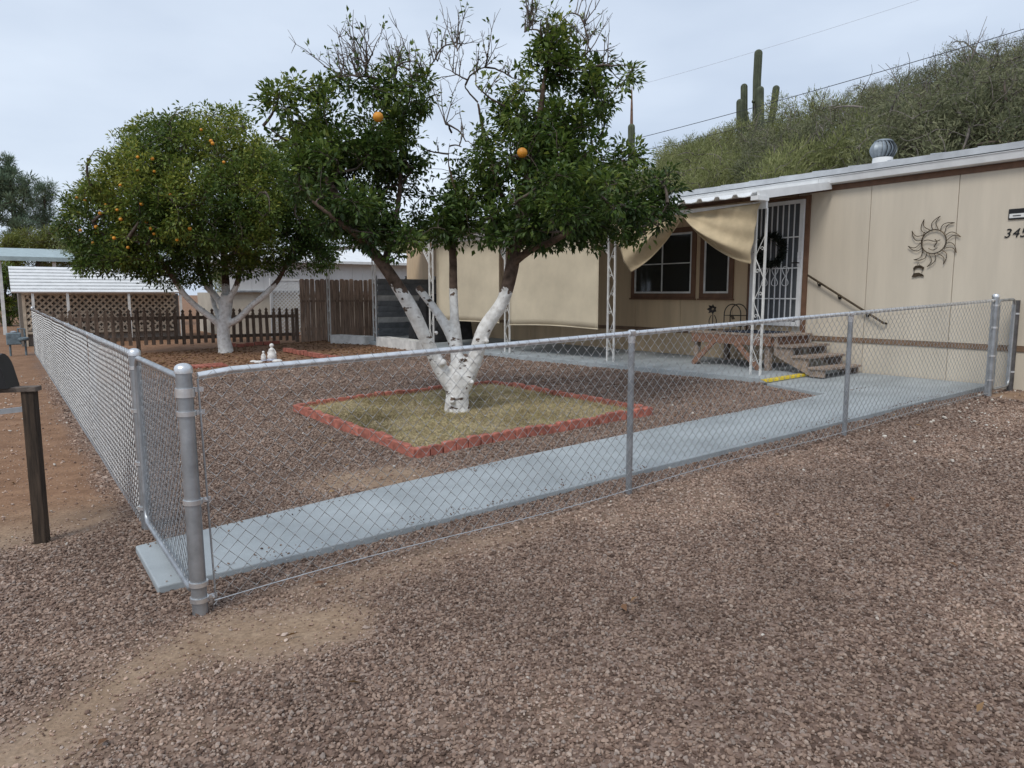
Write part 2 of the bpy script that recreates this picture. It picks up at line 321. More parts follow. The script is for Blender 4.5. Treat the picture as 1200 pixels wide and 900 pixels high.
# ------------------------------------------------------------------ ground
def vnoise(x, y, s, seed=0):
    return np.array([mnoise.noise((a * s + seed * 7.3, b * s - seed * 3.1, seed * 1.7)) for a, b in zip(np.ravel(x), np.ravel(y))]).reshape(np.shape(x))
def segdist(x, y, pts):
    d = np.full(np.shape(x), 1e9)
    for (ax, ay), (bx, by) in zip(pts[:-1], pts[1:]):
        vx, vy = bx - ax, by - ay; t = np.clip(((x - ax) * vx + (y - ay) * vy) / (vx * vx + vy * vy), 0, 1)
        d = np.minimum(d, np.hypot(x - ax - t * vx, y - ay - t * vy))
    return d
def dirt_mask(x, y, n1, n2):
    """1 = bare earth, 0 = gravel"""
    w = n1 * .35 + n2 * .2
    path = .93 - .93 * sstep(.05, .42, segdist(x, y, [(-1.3, -1.3), (-.5, -.66), (-.15, -.36), (.3, -.52)]) + w)       # scuffed strip by the corner post
    lane = sstep(1.35, 2.1, y + w) * (1 - sstep(-.25, .05, x + w * .3))                                    # earth lane outside the left fence
    back = sstep(9.0, 11.5, y + w * 2 - .15 * x) * sstep(-.1, .1, x) * (1 - sstep(7.0, 7.8, x))
    spot = 1 - sstep(.10, .5, np.hypot((x - 1.75) * .6, y - 1.75) + w)
    gate = 1 - sstep(.2, .6, np.hypot(x - 9.7, y + .1) + w)
    line = .55 * (1 - sstep(.05, .3, np.abs(y + .06 - .027 * x) + w * .5)) * sstep(.1, .6, x) * (1 - sstep(1.5, 4, x))
    far = np.maximum(sstep(14, 16, x), np.maximum(sstep(19, 20.5, y), 1 - sstep(-9, -5, x)))
    patch = .34 * sstep(.18, .42, n1 + .35 * n2) * (1 - sstep(-.1, .3, y - .027 * x))
    m = np.maximum.reduce([path, lane, back, spot * .8, gate, line, far, patch])
    return np.clip(m, 0, 1)
def axis(a, b, st, lo, hi):
    c = list(np.arange(a, b + 1e-6, st)); g = st
    v = c[-1]
    while v < hi: g *= 1.35; v += g; c.append(v)
    g = st; v = c[0]
    while v > lo: g *= 1.35; v -= g; c.insert(0, v)
    return np.array(c)
ax_ = axis(-4, 11, .13, -900, 900); ay_ = axis(-5, 20, .14, -900, 900)
GX, GY = np.meshgrid(ax_, ay_); gx, gy = GX.ravel(), GY.ravel()
gn1, gn2 = vnoise(gx, gy, .9, 1), vnoise(gx, gy, 4.0, 2)
gzz = gz(gx, gy)
# sink the sheet a little under the patio, the house and the planting bed
inside = (gx > 8.35) & (gx < 14.3) & (gy > .5) & (gy < 17.5)
gzz = np.where(inside, gzz - .03, gzz)
me = bpy.data.meshes.new('ground'); nx = len(ax_)
ii = np.arange(len(ay_) - 1)[:, None] * nx + np.arange(nx - 1)[None, :]
quads = np.stack([ii, ii + 1, ii + 1 + nx, ii + nx], -1).reshape(-1, 4)
me.from_pydata(np.stack([gx, gy, gzz], 1).tolist(), [], quads.tolist()); me.update(); me.shade_smooth()
gd = dirt_mask(gx, gy, gn1, gn2)
at = me.attributes.new('dirt', 'FLOAT', 'POINT'); at.data.foreach_set('value', gd.astype(np.float32))
red = np.clip(sstep(8, 11, gy) * sstep(-.2, .2, gx) + .9 * sstep(1.5, 3, gy) * (gx < 0) + .3 * (gx > 8.5), 0, 1)
at = me.attributes.new('red', 'FLOAT', 'POINT'); at.data.foreach_set('value', red.astype(np.float32))
me.materials.append(M['ground']); ground = bpy.data.objects.new('ground', me); COL.objects.link(ground); ground['kind'] = 'structure'

# ------------------------------------------------------------------ gravel (geometry-node stones on scattered points)
rng = np.random.default_rng(5)
BED = (2.33, 5.37, 2.19, 5.5)
def patio_front(y): return 8.36 - .085 * (np.asarray(y, float) - 3.0)
def on_slab(x, y, m=0.0):
    front = .37 + .014 * x; back = 1.13 + .42 * (1 - np.exp(-np.clip(x, 0, 99) / 2.2))
    walk = (x > -.14 - m) & (x < 10.1) & (y > front - m) & (y < back + m)
    pat = (x > patio_front(y) - .1 - m) & (y > .4) & (y < 17)
    wedge = (x > 7.8 + (y - 1.53) * .26) & (y > 1) & (y < 2.7)
    return walk | pat | wedge
def scatter(n, x0, x1, y0, y1): return rng.uniform(x0, x1, n), rng.uniform(y0, y1, n)
def stones_object(name, label_kind, x, y, size, tone, material, z_in=.25):
    pts = np.stack([x, y, gz(x, y) + size * z_in], 1)
    me = bpy.data.meshes.new(name); me.vertices.add(len(pts)); me.vertices.foreach_set('co', pts.ravel().astype(np.float32))
    a = me.attributes.new('rot', 'FLOAT_VECTOR', 'POINT'); rt = rng.uniform(-.6, .6, (len(pts), 3)); rt[:, 2] = rng.uniform(0, 6.28, len(pts)); a.data.foreach_set('vector', rt.ravel().astype(np.float32))
    sc = np.stack([size * rng.uniform(.75, 1.35, len(size)), size * rng.uniform(.6, 1.0, len(size)), size * rng.uniform(.45, .8, len(size))], 1)
    a = me.attributes.new('scl', 'FLOAT_VECTOR', 'POINT'); a.data.foreach_set('vector', sc.ravel().astype(np.float32))
    a = me.attributes.new('tone', 'FLOAT', 'POINT'); a.data.foreach_set('value', tone.astype(np.float32))
    me.materials.append(material)
    o = bpy.data.objects.new(name, me); COL.objects.link(o); o['kind'] = 'stuff'
    g = bpy.data.node_groups.new(name + '_nodes', 'GeometryNodeTree'); g.interface.new_socket('Geometry', in_out='INPUT', socket_type='NodeSocketGeometry'); g.interface.new_socket('Geometry', in_out='OUTPUT', socket_type='NodeSocketGeometry')
    n = g.nodes; l = g.links; gi = n.new('NodeGroupInput'); go = n.new('NodeGroupOutput')
    join = n.new('GeometryNodeJoinGeometry')
    for k in range(6):
        ico = n.new('GeometryNodeMeshIcoSphere'); ico.inputs['Radius'].default_value = .5; ico.inputs['Subdivisions'].default_value = 1 if k < 4 else 2
        sp = n.new('GeometryNodeSetPosition'); nz = n.new('ShaderNodeTexNoise'); nz.noise_dimensions = '4D'; nz.inputs['W'].default_value = k * 3.7 + 1; nz.inputs['Scale'].default_value = 1.6; nz.inputs['Detail'].default_value = 1
        sub = n.new('ShaderNodeVectorMath'); sub.operation = 'SUBTRACT'; sub.inputs[1].default_value = (.5, .5, .5); l.new(nz.outputs['Color'], sub.inputs[0])
        sc_ = n.new('ShaderNodeVectorMath'); sc_.operation = 'SCALE'; sc_.inputs['Scale'].default_value = 1.0; l.new(sub.outputs[0], sc_.inputs[0])
        l.new(ico.outputs[0], sp.inputs['Geometry']); l.new(sc_.outputs[0], sp.inputs['Offset'])
        sh = n.new('GeometryNodeSetShadeSmooth'); sh.inputs['Shade Smooth'].default_value = False; l.new(sp.outputs[0], sh.inputs[0])
        sm = n.new('GeometryNodeSetMaterial'); sm.inputs['Material'].default_value = material; l.new(sh.outputs[0], sm.inputs['Geometry'])
        gi_ = n.new('GeometryNodeGeometryToInstance'); l.new(sm.outputs[0], gi_.inputs[0]); l.new(gi_.outputs[0], join.inputs[0])
    ip = n.new('GeometryNodeInstanceOnPoints'); ip.inputs['Pick Instance'].default_value = True
    l.new(gi.outputs[0], ip.inputs['Points']); l.new(join.outputs[0], ip.inputs['Instance'])
    for nm, so, ty in (('rot', 'Rotation', 'FLOAT_VECTOR'), ('scl', 'Scale', 'FLOAT_VECTOR')):
        na = n.new('GeometryNodeInputNamedAttribute'); na.data_type = ty; na.inputs['Name'].default_value = nm
        if so == 'Rotation':
            er = n.new('FunctionNodeEulerToRotation'); l.new(na.outputs[0], er.inputs[0]); l.new(er.outputs[0], ip.inputs['Rotation'])
        else: l.new(na.outputs[0], ip.inputs[so])
    l.new(ip.outputs[0], go.inputs[0])
    md = o.modifiers.new('stones', 'NODES'); md.node_group = g
    return o
class GridLook:          # bilinear lookup of the mask on the ground grid (keeps the script quick)
    def __init__(s, vals): s.v = vals.reshape(len(ay_), nx)
    def __call__(s, x, y):
        i = np.clip(np.searchsorted(ax_, x) - 1, 0, nx - 2); j = np.clip(np.searchsorted(ay_, y) - 1, 0, len(ay_) - 2)
        fx = (x - ax_[i]) / (ax_[i + 1] - ax_[i]); fy = (y - ay_[j]) / (ay_[j + 1] - ay_[j])
        v = s.v; return (v[j, i] * (1 - fx) + v[j, i + 1] * fx) * (1 - fy) + (v[j + 1, i] * (1 - fx) + v[j + 1, i + 1] * fx) * fy
dirt_at, n1_at, n2_at = GridLook(gd), GridLook(gn1), GridLook(gn2)
def keep(x, y, depth_lim=None):
    d = np.hypot(x - CAM[0], y - CAM[1])
    fz = (x - CAM[0]) * fw0[0] + (y - CAM[1]) * fw0[1]; sd_ = np.abs((x - CAM[0]) * rgt[0] + (y - CAM[1]) * rgt[1])
    k = (fz > 1.2) & (sd_ < fz * .80 + 1.0)                  # the photographed sector and a margin beside it
    k &= ~on_slab(x, y, .004)
    k &= ~((x > BED[0] - .06) & (x < BED[1] + .06) & (y > BED[2] - .06) & (y < BED[3] + .06))
    return k, d
xs, ys, ss, tn = [], [], [], []
for (rad0, rad1, dens, s0, s1) in ((0, 4.0, 7600, .008, .0205), (4.0, 6.5, 5200, .0095, .023), (6.5, 10, 2600, .014, .028), (10, 16, 800, .020, .036)):
    n = int(dens * 13 * 21); x, y = scatter(n, -2.6, 10.4, -4.5, 16.5)
    k, d = keep(x, y); k &= (d >= rad0) & (d < rad1); x, y = x[k], y[k]
    dm = dirt_at(x, y); k = rng.random(len(x)) > np.clip(dm * 1.15 - .12 + .35 * n2_at(x, y), .0, .90); x, y = x[k], y[k]
    dm = dirt_at(x, y)
    s = s0 + (s1 - s0) * rng.random(len(x)) ** 1.8; s *= np.where(rng.random(len(x)) < .12, 1.15, 1 - .5 * dm)
    xs.append(x); ys.append(y); ss.append(s); tn.append(np.clip(1 + .24 * n1_at(x, y) + .2 * n2_at(x, y), .65, 1.5) * (1 + .65 * dm))
stones_object('gravel', None, np.concatenate(xs), np.concatenate(ys), np.concatenate(ss), np.concatenate(tn), M['gravel'])
print('gravel stones', sum(map(len, xs)))
# scattered pale stones, thick by the right-hand gate
x, y = scatter(9000, -2.4, 10.2, -4.0, 13); k, d = keep(x, y); dens = .08 + .75 * sstep(4.5, 8.5, x) * (y < .6) * (y > -2.2) + .2 * dirt_at(x, y); k &= rng.random(len(x)) < dens * np.where(x > 5, .95, .45)
x, y = x[k], y[k]; s = .012 + .026 * rng.random(len(x)) ** 2.6 * sstep(2.5, 7, np.hypot(x - CAM[0], y - CAM[1])) + .006 * rng.random(len(x))
stones_object('pale_stones', None, x, y, s, np.ones(len(x)), M['pebble'], .35)

# ------------------------------------------------------------------ concrete walk and patio
def sheet_slab(name, poly, top, thick, material):
    mb = MB(); n = len(poly)
    vt = [(px, py, top(px, py)) for px, py in poly]; vb = [(a, b, c - thick) for a, b, c in vt]
    mb.add(vt + vb, [tuple(range(n)), tuple(range(2 * n - 1, n - 1, -1))] + [(i, n + i, n + (i + 1) % n, (i + 1) % n) for i in range(n)])
    o = struct(name, mb, material); bevel(o, .008, 2); return o
wx = np.linspace(-.13, 10.03, 15)
front = [(float(a), float(.37 + .014 * a)) for a in wx]
backx = [a for a in wx if a < 7.75]
back = [(float(a), float(1.13 + .42 * (1 - math.exp(-max(a, 0) / 2.2)))) for a in backx]
poly = front + [(10.03, 2.618), (8.13, 2.618), (7.87, 1.56)] + back[::-1]
def stop(x, y): return float(gz0(x, y)) + .036
sheet_slab('walkway', poly, stop, .12, M['slab'])
pf = [(8.05 if y < 2.63 else float(patio_front(y)) - .1, y) for y in (2.63, 3.0, 6.0, 9.0, 12.0, 15.5)]
pf[0] = (float(patio_front(2.63)) - .12, 2.63)
sheet_slab('patio', pf[::-1] + [(10.03, 2.63), (10.03, 15.5)], lambda x, y: float(gz0(x, y)) + .075, .14, M['slab'])
# yellow painted step edge
mb = MB(); a = (8.14, 2.615); b = (9.15, 2.615)
z0, z1 = float(gz0(a[0], 0)) + .078, float(gz0(b[0], 0)) + .078
mb.add([(a[0], 2.612, z0 - .03), (b[0], 2.612, z1 - .03), (b[0], 2.612, z1 + .003), (a[0], 2.612, z0 + .003), (b[0], 2.72, z1 + .003), (a[0], 2.72, z0 + .003),
        (a[0], 2.628, z0 - .03), (b[0], 2.628, z1 - .03), (b[0], 2.72, z1 - .004), (a[0], 2.72, z0 - .004)],
       [(0, 1, 2, 3), (3, 2, 4, 5), (0, 3, 5, 9, 6), (1, 7, 8, 4, 2), (6, 7, 1, 0), (9, 5, 4, 8)])
solo('step_edge_marking', mb, M['yellow'], 'yellow painted warning strip along the edge of the patio step', 'step marking', (8.6, 2.62, .3))

rngs = np.random.default_rng(8); n = 900; x = rngs.uniform(-.1, 9.6, n); fr = .37 + .014 * x; bk_ = 1.13 + .42 * (1 - np.exp(-np.clip(x, 0, 99) / 2.2))
off_ = np.abs(rngs.normal(0, .07, n)) + .012; side = rngs.random(n) < .5; y = np.where(side, fr + off_, np.minimum(bk_ - off_, 1.5)); k = (y > fr) & (y < bk_ - .01); x, y = x[k], y[k]
so = stones_object('spilled_gravel', None, x, y, rngs.uniform(.006, .015, len(x)), np.full(len(x), .9), M['gravel'], .3); so.location.z = .040
# ------------------------------------------------------------------ planting bed: edging blocks, dry grass
bed = thing('planting_bed', (3.85, 3.85, float(gz0(3.85, 3.85))), 'square bed of dry grass edged with red blocks around the forked tree', 'planting bed')
def edging_mesh():
    w, t, h = .130, .07, .10; mb = MB(); pr = [(-w / 2, -.05), (w / 2, -.05), (w / 2, h * .86)]
    for k in range(1, 6): a = math.pi * k / 6; pr.append((w / 2 * math.cos(a), h * .86 + h * .14 * math.sin(a)))
    pr.append((-w / 2, h * .86))
    mb.prism([(a, t / 2, z) for a, z in pr], (0, -t, 0)); return mb.mesh('edging_block', M['redbrick'])
eme = edging_mesh(); random.seed(3)
def run(p, q, skew=0):
    p = Vector((*p, 0)); q = Vector((*q, 0)); L = (q - p).length; n = int(L / .133); d = (q - p) / L; a0 = math.atan2(d.y, d.x)
    for i in range(n):
        c = p + d * (L * (i + .5) / n); c.x += random.uniform(-.005, .005); c.y += random.uniform(-.005, .005)
        o = piece('edging_block', eme, bed, (c.x, c.y, float(gz(c.x, c.y)) + random.uniform(-.016, .008)), (random.uniform(-.06, .06), random.uniform(-.05, .05), a0 + skew + random.uniform(-.04, .04)))
        m = o.modifiers.new('bevel', 'BEVEL'); m.width = .007; m.segments = 2
run((BED[0], BED[2]), (BED[1], BED[2])); run((BED[1], BED[2]), (BED[1], BED[3])); run((BED[1], BED[3]), (BED[0], BED[3])); run((BED[0], BED[3]), (BED[0], BED[2]), .12)
mb = MB(); k = 14
vs = [(BED[0] + .02 + (BED[1] - BED[0] - .04) * i / k, BED[2] + .02 + (BED[3] - BED[2] - .04) * j / k) for j in range(k + 1) for i in range(k + 1)]
mb.add([(a, b, float(gz(a, b)) + .035 + .012 * math.sin(a * 5) * math.sin(b * 4)) for a, b in vs], [(j * (k + 1) + i, j * (k + 1) + i + 1, (j + 1) * (k + 1) + i + 1, (j + 1) * (k + 1) + i) for j in range(k) for i in range(k)])
M['bedsoil'] = mat('dry bed soil', (.38, .31, .195), .95, 0, .3, 18, .5, 60)
part('soil', mb, M['bedsoil'], bed, True)

def leaf_object(name, base, direction, normal, length, width, tint, material, parent, kind='stuff', fold=.18, quad=False):
    """one mesh of many single leaves; numpy arrays in, world space"""
    n = len(base); d = direction / np.linalg.norm(direction, axis=1, keepdims=True)
    s = np.cross(d, normal); s /= np.maximum(np.linalg.norm(s, axis=1, keepdims=True), 1e-6); u = np.cross(s, d)
    L = length[:, None]; W = width[:, None]
    off = np.array(rootloc(parent)) if parent else 0
    if quad:
        V = np.stack([base - s * W * .5, base + s * W * .5, base + d * L + s * W * .15, base + d * L - s * W * .15], 1); nv = 4
        F = (np.arange(n)[:, None] * 4 + np.array([0, 1, 2, 3])[None]).reshape(-1, 4)
    else:
        mid = base + d * L * .45
        V = np.stack([base, mid + s * W * .5 + u * W * fold, base + d * L - u * L * .12, mid - s * W * .5 + u * W * fold], 1); nv = 4
        ii = np.arange(n)[:, None] * 4
        F = np.concatenate([ii + np.array([[0, 1, 2]]), ii + np.array([[0, 2, 3]])], 0)
    me = bpy.data.meshes.new(name); V = (V.reshape(-1, 3) - off)
    me.vertices.add(len(V)); me.vertices.foreach_set('co', V.ravel().astype(np.float32))
    nf, k = F.shape; me.loops.add(nf * k); me.loops.foreach_set('vertex_index', F.ravel().astype(np.int32))
    me.polygons.add(nf); me.polygons.foreach_set('loop_start', (np.arange(nf) * k).astype(np.int32))
    me.update(calc_edges=True); me.validate()
    a = me.attributes.new('tint', 'FLOAT', 'POINT'); a.data.foreach_set('value', np.repeat(tint, nv).astype(np.float32))
    me.materials.append(material)
    o = bpy.data.objects.new(name, me); COL.objects.link(o); o.parent = parent
    if kind: o['kind'] = kind
    return o
def rdir(n): v = rng.normal(size=(n, 3)); return v / np.linalg.norm(v, axis=1, keepdims=True)
n = 26000
x = rng.uniform(BED[0] + .04, BED[1] - .04, n); y = rng.uniform(BED[2] + .04, BED[3] - .04, n)
d = rdir(n); d[:, 2] = np.abs(d[:, 2]) * .45 + .08
gmask = np.clip(.45 + .5 * n1_at(x, y) + .4 * n2_at(x, y) + rng.normal(0, .18, n), 0, 1)
tint = np.where(rng.random(n) < .07 + .14 * (n2_at(x, y) > .2), .95, gmask * .75)
leaf_object('dry_grass', np.stack([x, y, gz(x, y) + .035], 1), d, rdir(n) + [0, 0, 1], rng.uniform(.03, .085, n), rng.uniform(.004, .009, n), tint, M['drygrass'], bed, quad=True)
# fallen leaves in the rear of the yard
n = 5200; x = rng.uniform(.1, 7.2, n); y = rng.uniform(8.5, 16.6, n); k = rng.random(n) < dirt_at(x, y) * .8 + .1; x, y = x[k], y[k]; n = len(x)
d = rdir(n); d[:, 2] *= .2
leaf_object('leaf_litter', np.stack([x, y, gz(x, y) + .012], 1), d, rdir(n) * .4 + [0, 0, 1], rng.uniform(.05, .1, n), rng.uniform(.03, .05, n), rng.random(n), M['litter'], None)

n = 620; x = rng.uniform(-1.5, 8.0, n); y = rng.uniform(-3.0, 9.0, n); kk, _ = keep(x, y); kk &= rng.random(n) < np.where(np.hypot(x - 3.8, y - 3.8) < 3.2, .95, .16); x, y = x[kk], y[kk]; n = len(x); d = rdir(n); d[:, 2] *= .25
leaf_object('stray_leaves', np.stack([x, y, gz(x, y) + .022], 1), d, rdir(n) * .5 + [0, 0, 1], rng.uniform(.04, .08, n), rng.uniform(.02, .035, n), rng.random(n), M['litter'], None)
# ------------------------------------------------------------------ chain-link fences and gates
A_, B_ = .083, .086
def chain_mesh(P0, P1, h0, h1, r=.0020, knuckle=.022, bow=.004):
    """woven zigzag wires between two ground points, from h0 to h1 above the line P0-P1"""
    P0 = np.array(P0, float); P1 = np.array(P1, float); L = np.linalg.norm(P1 - P0); e = (P1 - P0) / L; nrm = np.array([-e[1], e[0], 0]); nrm /= np.linalg.norm(nrm)
    nw = int(L / (A_ / 2)); a2 = L / nw; ns = int(round((h1 - h0) / (B_ / 2))); b2 = (h1 - h0) / ns
    i = np.arange(nw)[:, None]; k = np.arange(ns + 1)[None, :]
    s = (i + (k + i) % 2) * a2 + rng.normal(0, .0012, (nw, ns + 1)); h = h0 + k * b2 + np.zeros((nw, 1)) + .004 * np.sin(s * 2.1)
    h[:, -1] += knuckle * (((ns + i[:, 0]) % 2) == 0) * .8
    dp = np.where((k + i) % 2 == 0, r, -r) + bow * np.sin(s * 1.7) * np.sin(h * 4 + s)
    C = P0 + e * s[..., None] + nrm * dp[..., None] + np.array([0, 0, 1]) * h[..., None]          # nw, ns+1, 3
    # tube with three sides; the section is built from the in-plane normal so that it holds round both wire directions
    sec = [nrm * 1.15, -nrm * .575 + np.array([0, 0, 1.]) , -nrm * .575 - np.array([0, 0, 1.])]
    V = np.stack([C + q * r for q in sec], 2)                                                     # nw, ns+1, 3, 3
    m = ns + 1; base = (np.arange(nw)[:, None, None] * m + np.arange(ns)[None, :, None]) * 3
    j = np.arange(3)[None, None, :]; j2 = (j + 1) % 3
    F = np.stack([base + j, base + j2, base + 3 + j2, base + 3 + j], -1).reshape(-1, 4)
    return V.reshape(-1, 3), F
def chain_part(P0, P1, h0, h1, parent, **kw):
    V, F = chain_mesh(P0, P1, h0, h1, **kw); V = V - np.array(rootloc(parent)); me = bpy.data.meshes.new('chain_link_mesh')
    me.vertices.add(len(V)); me.vertices.foreach_set('co', V.ravel().astype(np.float32)); nf = len(F)
    me.loops.add(nf * 4); me.loops.foreach_set('vertex_index', F.ravel().astype(np.int32)); me.polygons.add(nf); me.polygons.foreach_set('loop_start', (np.arange(nf) * 4).astype(np.int32))
    me.update(calc_edges=True); me.materials.append(M['wire']); o = bpy.data.objects.new('chain_link_mesh', me); COL.objects.link(o); o.parent = parent; return o
def post(x, y, h, r, parent, dome=True, name='post', lean=(0, 0), m='galv_dull'):
    z = float(gz(x, y)); mb = MB(); mb.tube([(x, y, z - .05), (x + lean[0] * .5, y + lean[1] * .5, z + h * .5), (x + lean[0], y + lean[1], z + h)], r, 18); p = part(name, mb, M[m], parent, True)
    if dome:
        mb = MB(); q = r * 1.1
        mb.lathe([(q * 1.04, 0), (q * 1.04, .022), (q, .026), (q * .93, .033), (q * .7, .041), (q * .38, .046), (.001, .048)], (x + lean[0], y + lean[1], z + h - .012), 18); part('post_cap', mb, M['galv'], p, True)
    return p
def band(x, y, z, r, parent, dirv, name='tension_band'):
    mb = MB(); mb.lathe([(r, -.011), (r + .004, -.011), (r + .004, .011), (r, .011)], (x, y, z), 18)
    d = Vector(dirv).normalized(); c = Vector((x, y, z))
    mb.bar(c + d * r, c + d * (r + .042), .008, .022); mb.tube([c + d * (r + .022) + d.cross(Vector((0, 0, 1))) * .02, c + d * (r + .022) - d.cross(Vector((0, 0, 1))) * .02], .005, 6)
    return part(name, mb, M['galv'], parent, True)
def fy(x): return .027 * x
front_f = thing('chain_link_fence', (0, 0, 0), 'waist-high galvanised chain-link fence running from the corner post past the gravel to the house', 'fence')
cp = post(0, 0, 1.20, .0365, front_f, name='corner_post', lean=(-.015, .01))
for hz in (1.10, .99, .56, .07): band(-.015 * hz / 1.2, .01 * hz / 1.2, hz, .041, cp, (1, .03, 0))
for hz in (1.05, .12): band(-.015 * hz / 1.2, .01 * hz / 1.2, hz + .03, .041, cp, (-.1, 1, 0), 'hinge_band')
PX_ = [2.97, 5.93, 9.29]
tops = [(0, 0)] + [(a, fy(a)) for a in PX_]
for a in PX_[:2]:
    z = float(gz(a, fy(a))); p = post(a, fy(a), 1.165, .023, front_f, False, 'line_post')
    mb = MB(); mb.lathe([(.026, -.05), (.027, -.005), (.02, .0)], (a, fy(a), z + 1.155), 14); mb.lathe([(.022, -.02), (.03, -.01), (.03, .022), (.022, .03)], (a, fy(a), z + 1.17), 14); part('rail_loop_cap', mb, M['galv'], p, True)
ep = post(9.29, fy(9.29), 1.23, .039, front_f, name='end_post')
for hz in (1.12, .85, .5, .2): band(9.29, fy(9.29), float(gz(9.29, .25)) + hz, .041, ep, (-1, 0, 0))
mb = MB(); rp = [(.045, 0, 1.165)] + [(a, fy(a) + .002 * math.sin(a * 3), .0323 * a + 1.178) for a in np.linspace(.2, 9.2, 26)] + [(9.25, fy(9.25), .0323 * 9.25 + 1.178)]
rail = part('top_rail', mb.tube(rp, .0185, 12), M['galv'], front_f, True)
mb = MB(); mb.bar((.075, .004, .02), (.045, .006, 1.15), .006, .019, (0, 1, 0)); part('tension_bar', mb, M['galv_dull'], front_f)
mb = MB(); mb.bar((9.2, fy(9.2), .32), (9.2, fy(9.2), 1.46), .006, .019, (0, 1, 0)); part('tension_bar', mb, M['galv_dull'], front_f)
for (a, b) in zip([.06] + PX_[:2], PX_[:2] + [9.2]):
    off = -.026
    chain_part((a, fy(a) + off, .0323 * a), (b, fy(b) + off, .0323 * b), .03, 1.185, front_f)
mb = MB(); mb.tube([(a, fy(a) - .034 + .006 * math.sin(a * 2.3), .0323 * a + .055 + .012 * math.sin(a * 1.9)) for a in np.linspace(.06, 9.2, 40)], .0028, 5); part('tension_wire', mb, M['wire'], front_f)
# left fence
left_f = thing('chain_link_fence', (0, 1.56, 0), 'long galvanised chain-link fence running back along the bare earth lane', 'fence')
lp = post(0, 1.56, 1.17, .034, left_f, name='gate_post', lean=(-.012, 0))
for hz in (1.08, .8, .45, .15): band(-.01, 1.56, hz, .036, lp, (0, 1, 0))
yl = [1.56] + list(np.linspace(1.56, 19.1, 7)[1:])
for y_ in yl[1:-1]:
    p = post(.0, y_, 1.15, .023, left_f, False, 'line_post')
    mb = MB(); mb.lathe([(.022, -.02), (.03, -.01), (.03, .022), (.022, .03)], (0, y_, float(gz(0, y_)) + 1.15), 12); part('rail_loop_cap', mb, M['galv'], p, True)
post(.0, 19.1, 1.2, .032, left_f, name='end_post')
mb = MB(); mb.tube([(0, y_, 1.155) for y_ in np.linspace(1.59, 19.07, 40)], .0205, 10); part('top_rail', mb, M['galv'], left_f, True)
for a, b in zip(yl[:-1], yl[1:]): chain_part((-.026, a + .03, 0), (-.026, b, 0), .03, 1.17, left_f)
mb = MB(); mb.bar((-.02, 1.63, .04), (-.02, 1.63, 1.14), .006, .019, (1, 0, 0)); part('tension_bar', mb, M['galv_dull'], left_f)
# walk gate beside the corner post: a bent-pipe frame
def pipe_gate(name, P, Q, z0, z1, label, parent_loc, rad=.017):
    g = thing(name, parent_loc, label, 'gate'); P = Vector((*P, 0)); Q = Vector((*Q, 0)); d = (Q - P).normalized(); L = (Q - P).length; c = .085
    pts = []
    def corner(s, z, ds, dz, first):
        for k in range(7):
            a = math.pi / 2 * k / 6
            if first: pts.append((s + ds * c * (1 - math.sin(a)), z + dz * c * (1 - math.cos(a))))
            else: pts.append((s + ds * c * (1 - math.cos(a)), z + dz * c * (1 - math.sin(a))))
    za, zb = z0 + .0, z1
    corner(0, za, 1, 1, True); corner(0, zb, 1, -1, False)
    pts2 = [(L - s, z) for s, z in pts]; loop = pts + pts2[::-1] + [pts[0]]
    sl = (float(gz0(Q.x, Q.y)) - float(gz0(P.x, P.y)))
    W = [(P.x + d.x * s, P.y + d.y * s, z + sl * s / L) for s, z in loop]
    part('gate_frame', MB().tube(W, rad, 12, False), M['galv_dull'], g, True)
    nrm = Vector((-d.y, d.x, 0)) * .002
    chain_part((P.x + d.x * .02 + nrm.x, P.y + d.y * .02 + nrm.y, 0), (Q.x - d.x * .02 + nrm.x, Q.y - d.y * .02 + nrm.y, sl), z0 + .01, z1 - .005, g, knuckle=0)
    for s in (.06, L - .06):
        mb = MB(); mb.bar((P.x + d.x * s, P.y + d.y * s, z0 + .05), (P.x + d.x * s, P.y + d.y * s, z1 - .05), .005, .018, (d.y, -d.x, 0)); part('tension_bar', mb, M['galv_dull'], g)
    return g
pipe_gate('walk_gate', (-.01, 1.50), (-.012, .075), .075, 1.15, 'narrow bent-pipe chain-link gate across the end of the concrete walk', (0, .75, 0))
zg = float(gz0(9.4, .25))
pipe_gate('side_gate', (9.37, fy(9.4)), (9.90, fy(9.9)), zg + .06, zg + 1.17, 'small chain-link gate between the end post and the beige house wall', (9.6, .26, 0))
hp = thing('hinge_post', (9.97, .27, float(gz(9.97, .27))), 'dark weathered steel post holding the small gate by the house wall', 'post')
post(9.97, fy(9.97), 1.17, .036, hp, False, name='pipe', m='rustpost')
for hz in (.25, 1.0): band(9.97, fy(9.97), float(gz(9.97, .27)) + hz, .038, hp, (-1, 0, 0), 'hinge_band')

# ------------------------------------------------------------------ mailbox on its post
ml = thing('mailbox', (-.585, 1.665, 0), 'black mailbox on a dark wooden post with a cross arm beside the earth lane', 'mailbox')
d2 = Vector((-rgt[0], -rgt[1], 0)); d2 = Vector((d2.x * .98 - .05, d2.y * .98 - .2, 0)).normalized(); nn = Vector((-d2.y, d2.x, 0))
c0 = Vector((-.585, 1.665, 0))
mb = MB(); mb.bar(c0 + Vector((0, 0, -.05)), c0 + Vector((-.004, .004, .965)), .072, .072, tuple(nn)); bevel(part('post', mb, M['postwood'], ml), .006)
mb = MB(); mb.bar(c0 + Vector((0, 0, .975)) - d2 * .05, c0 + Vector((0, 0, .965)) + d2 * .62, .09, .03); bevel(part('arm', mb, M['armwood'], ml), .004)
mb = MB(); mb.bar(c0 + Vector((0, 0, .85)) + d2 * .03, c0 + Vector((0, 0, .80)) + d2 * .55, .03, .03); part('brace', mb, M['galv_dull'], ml)
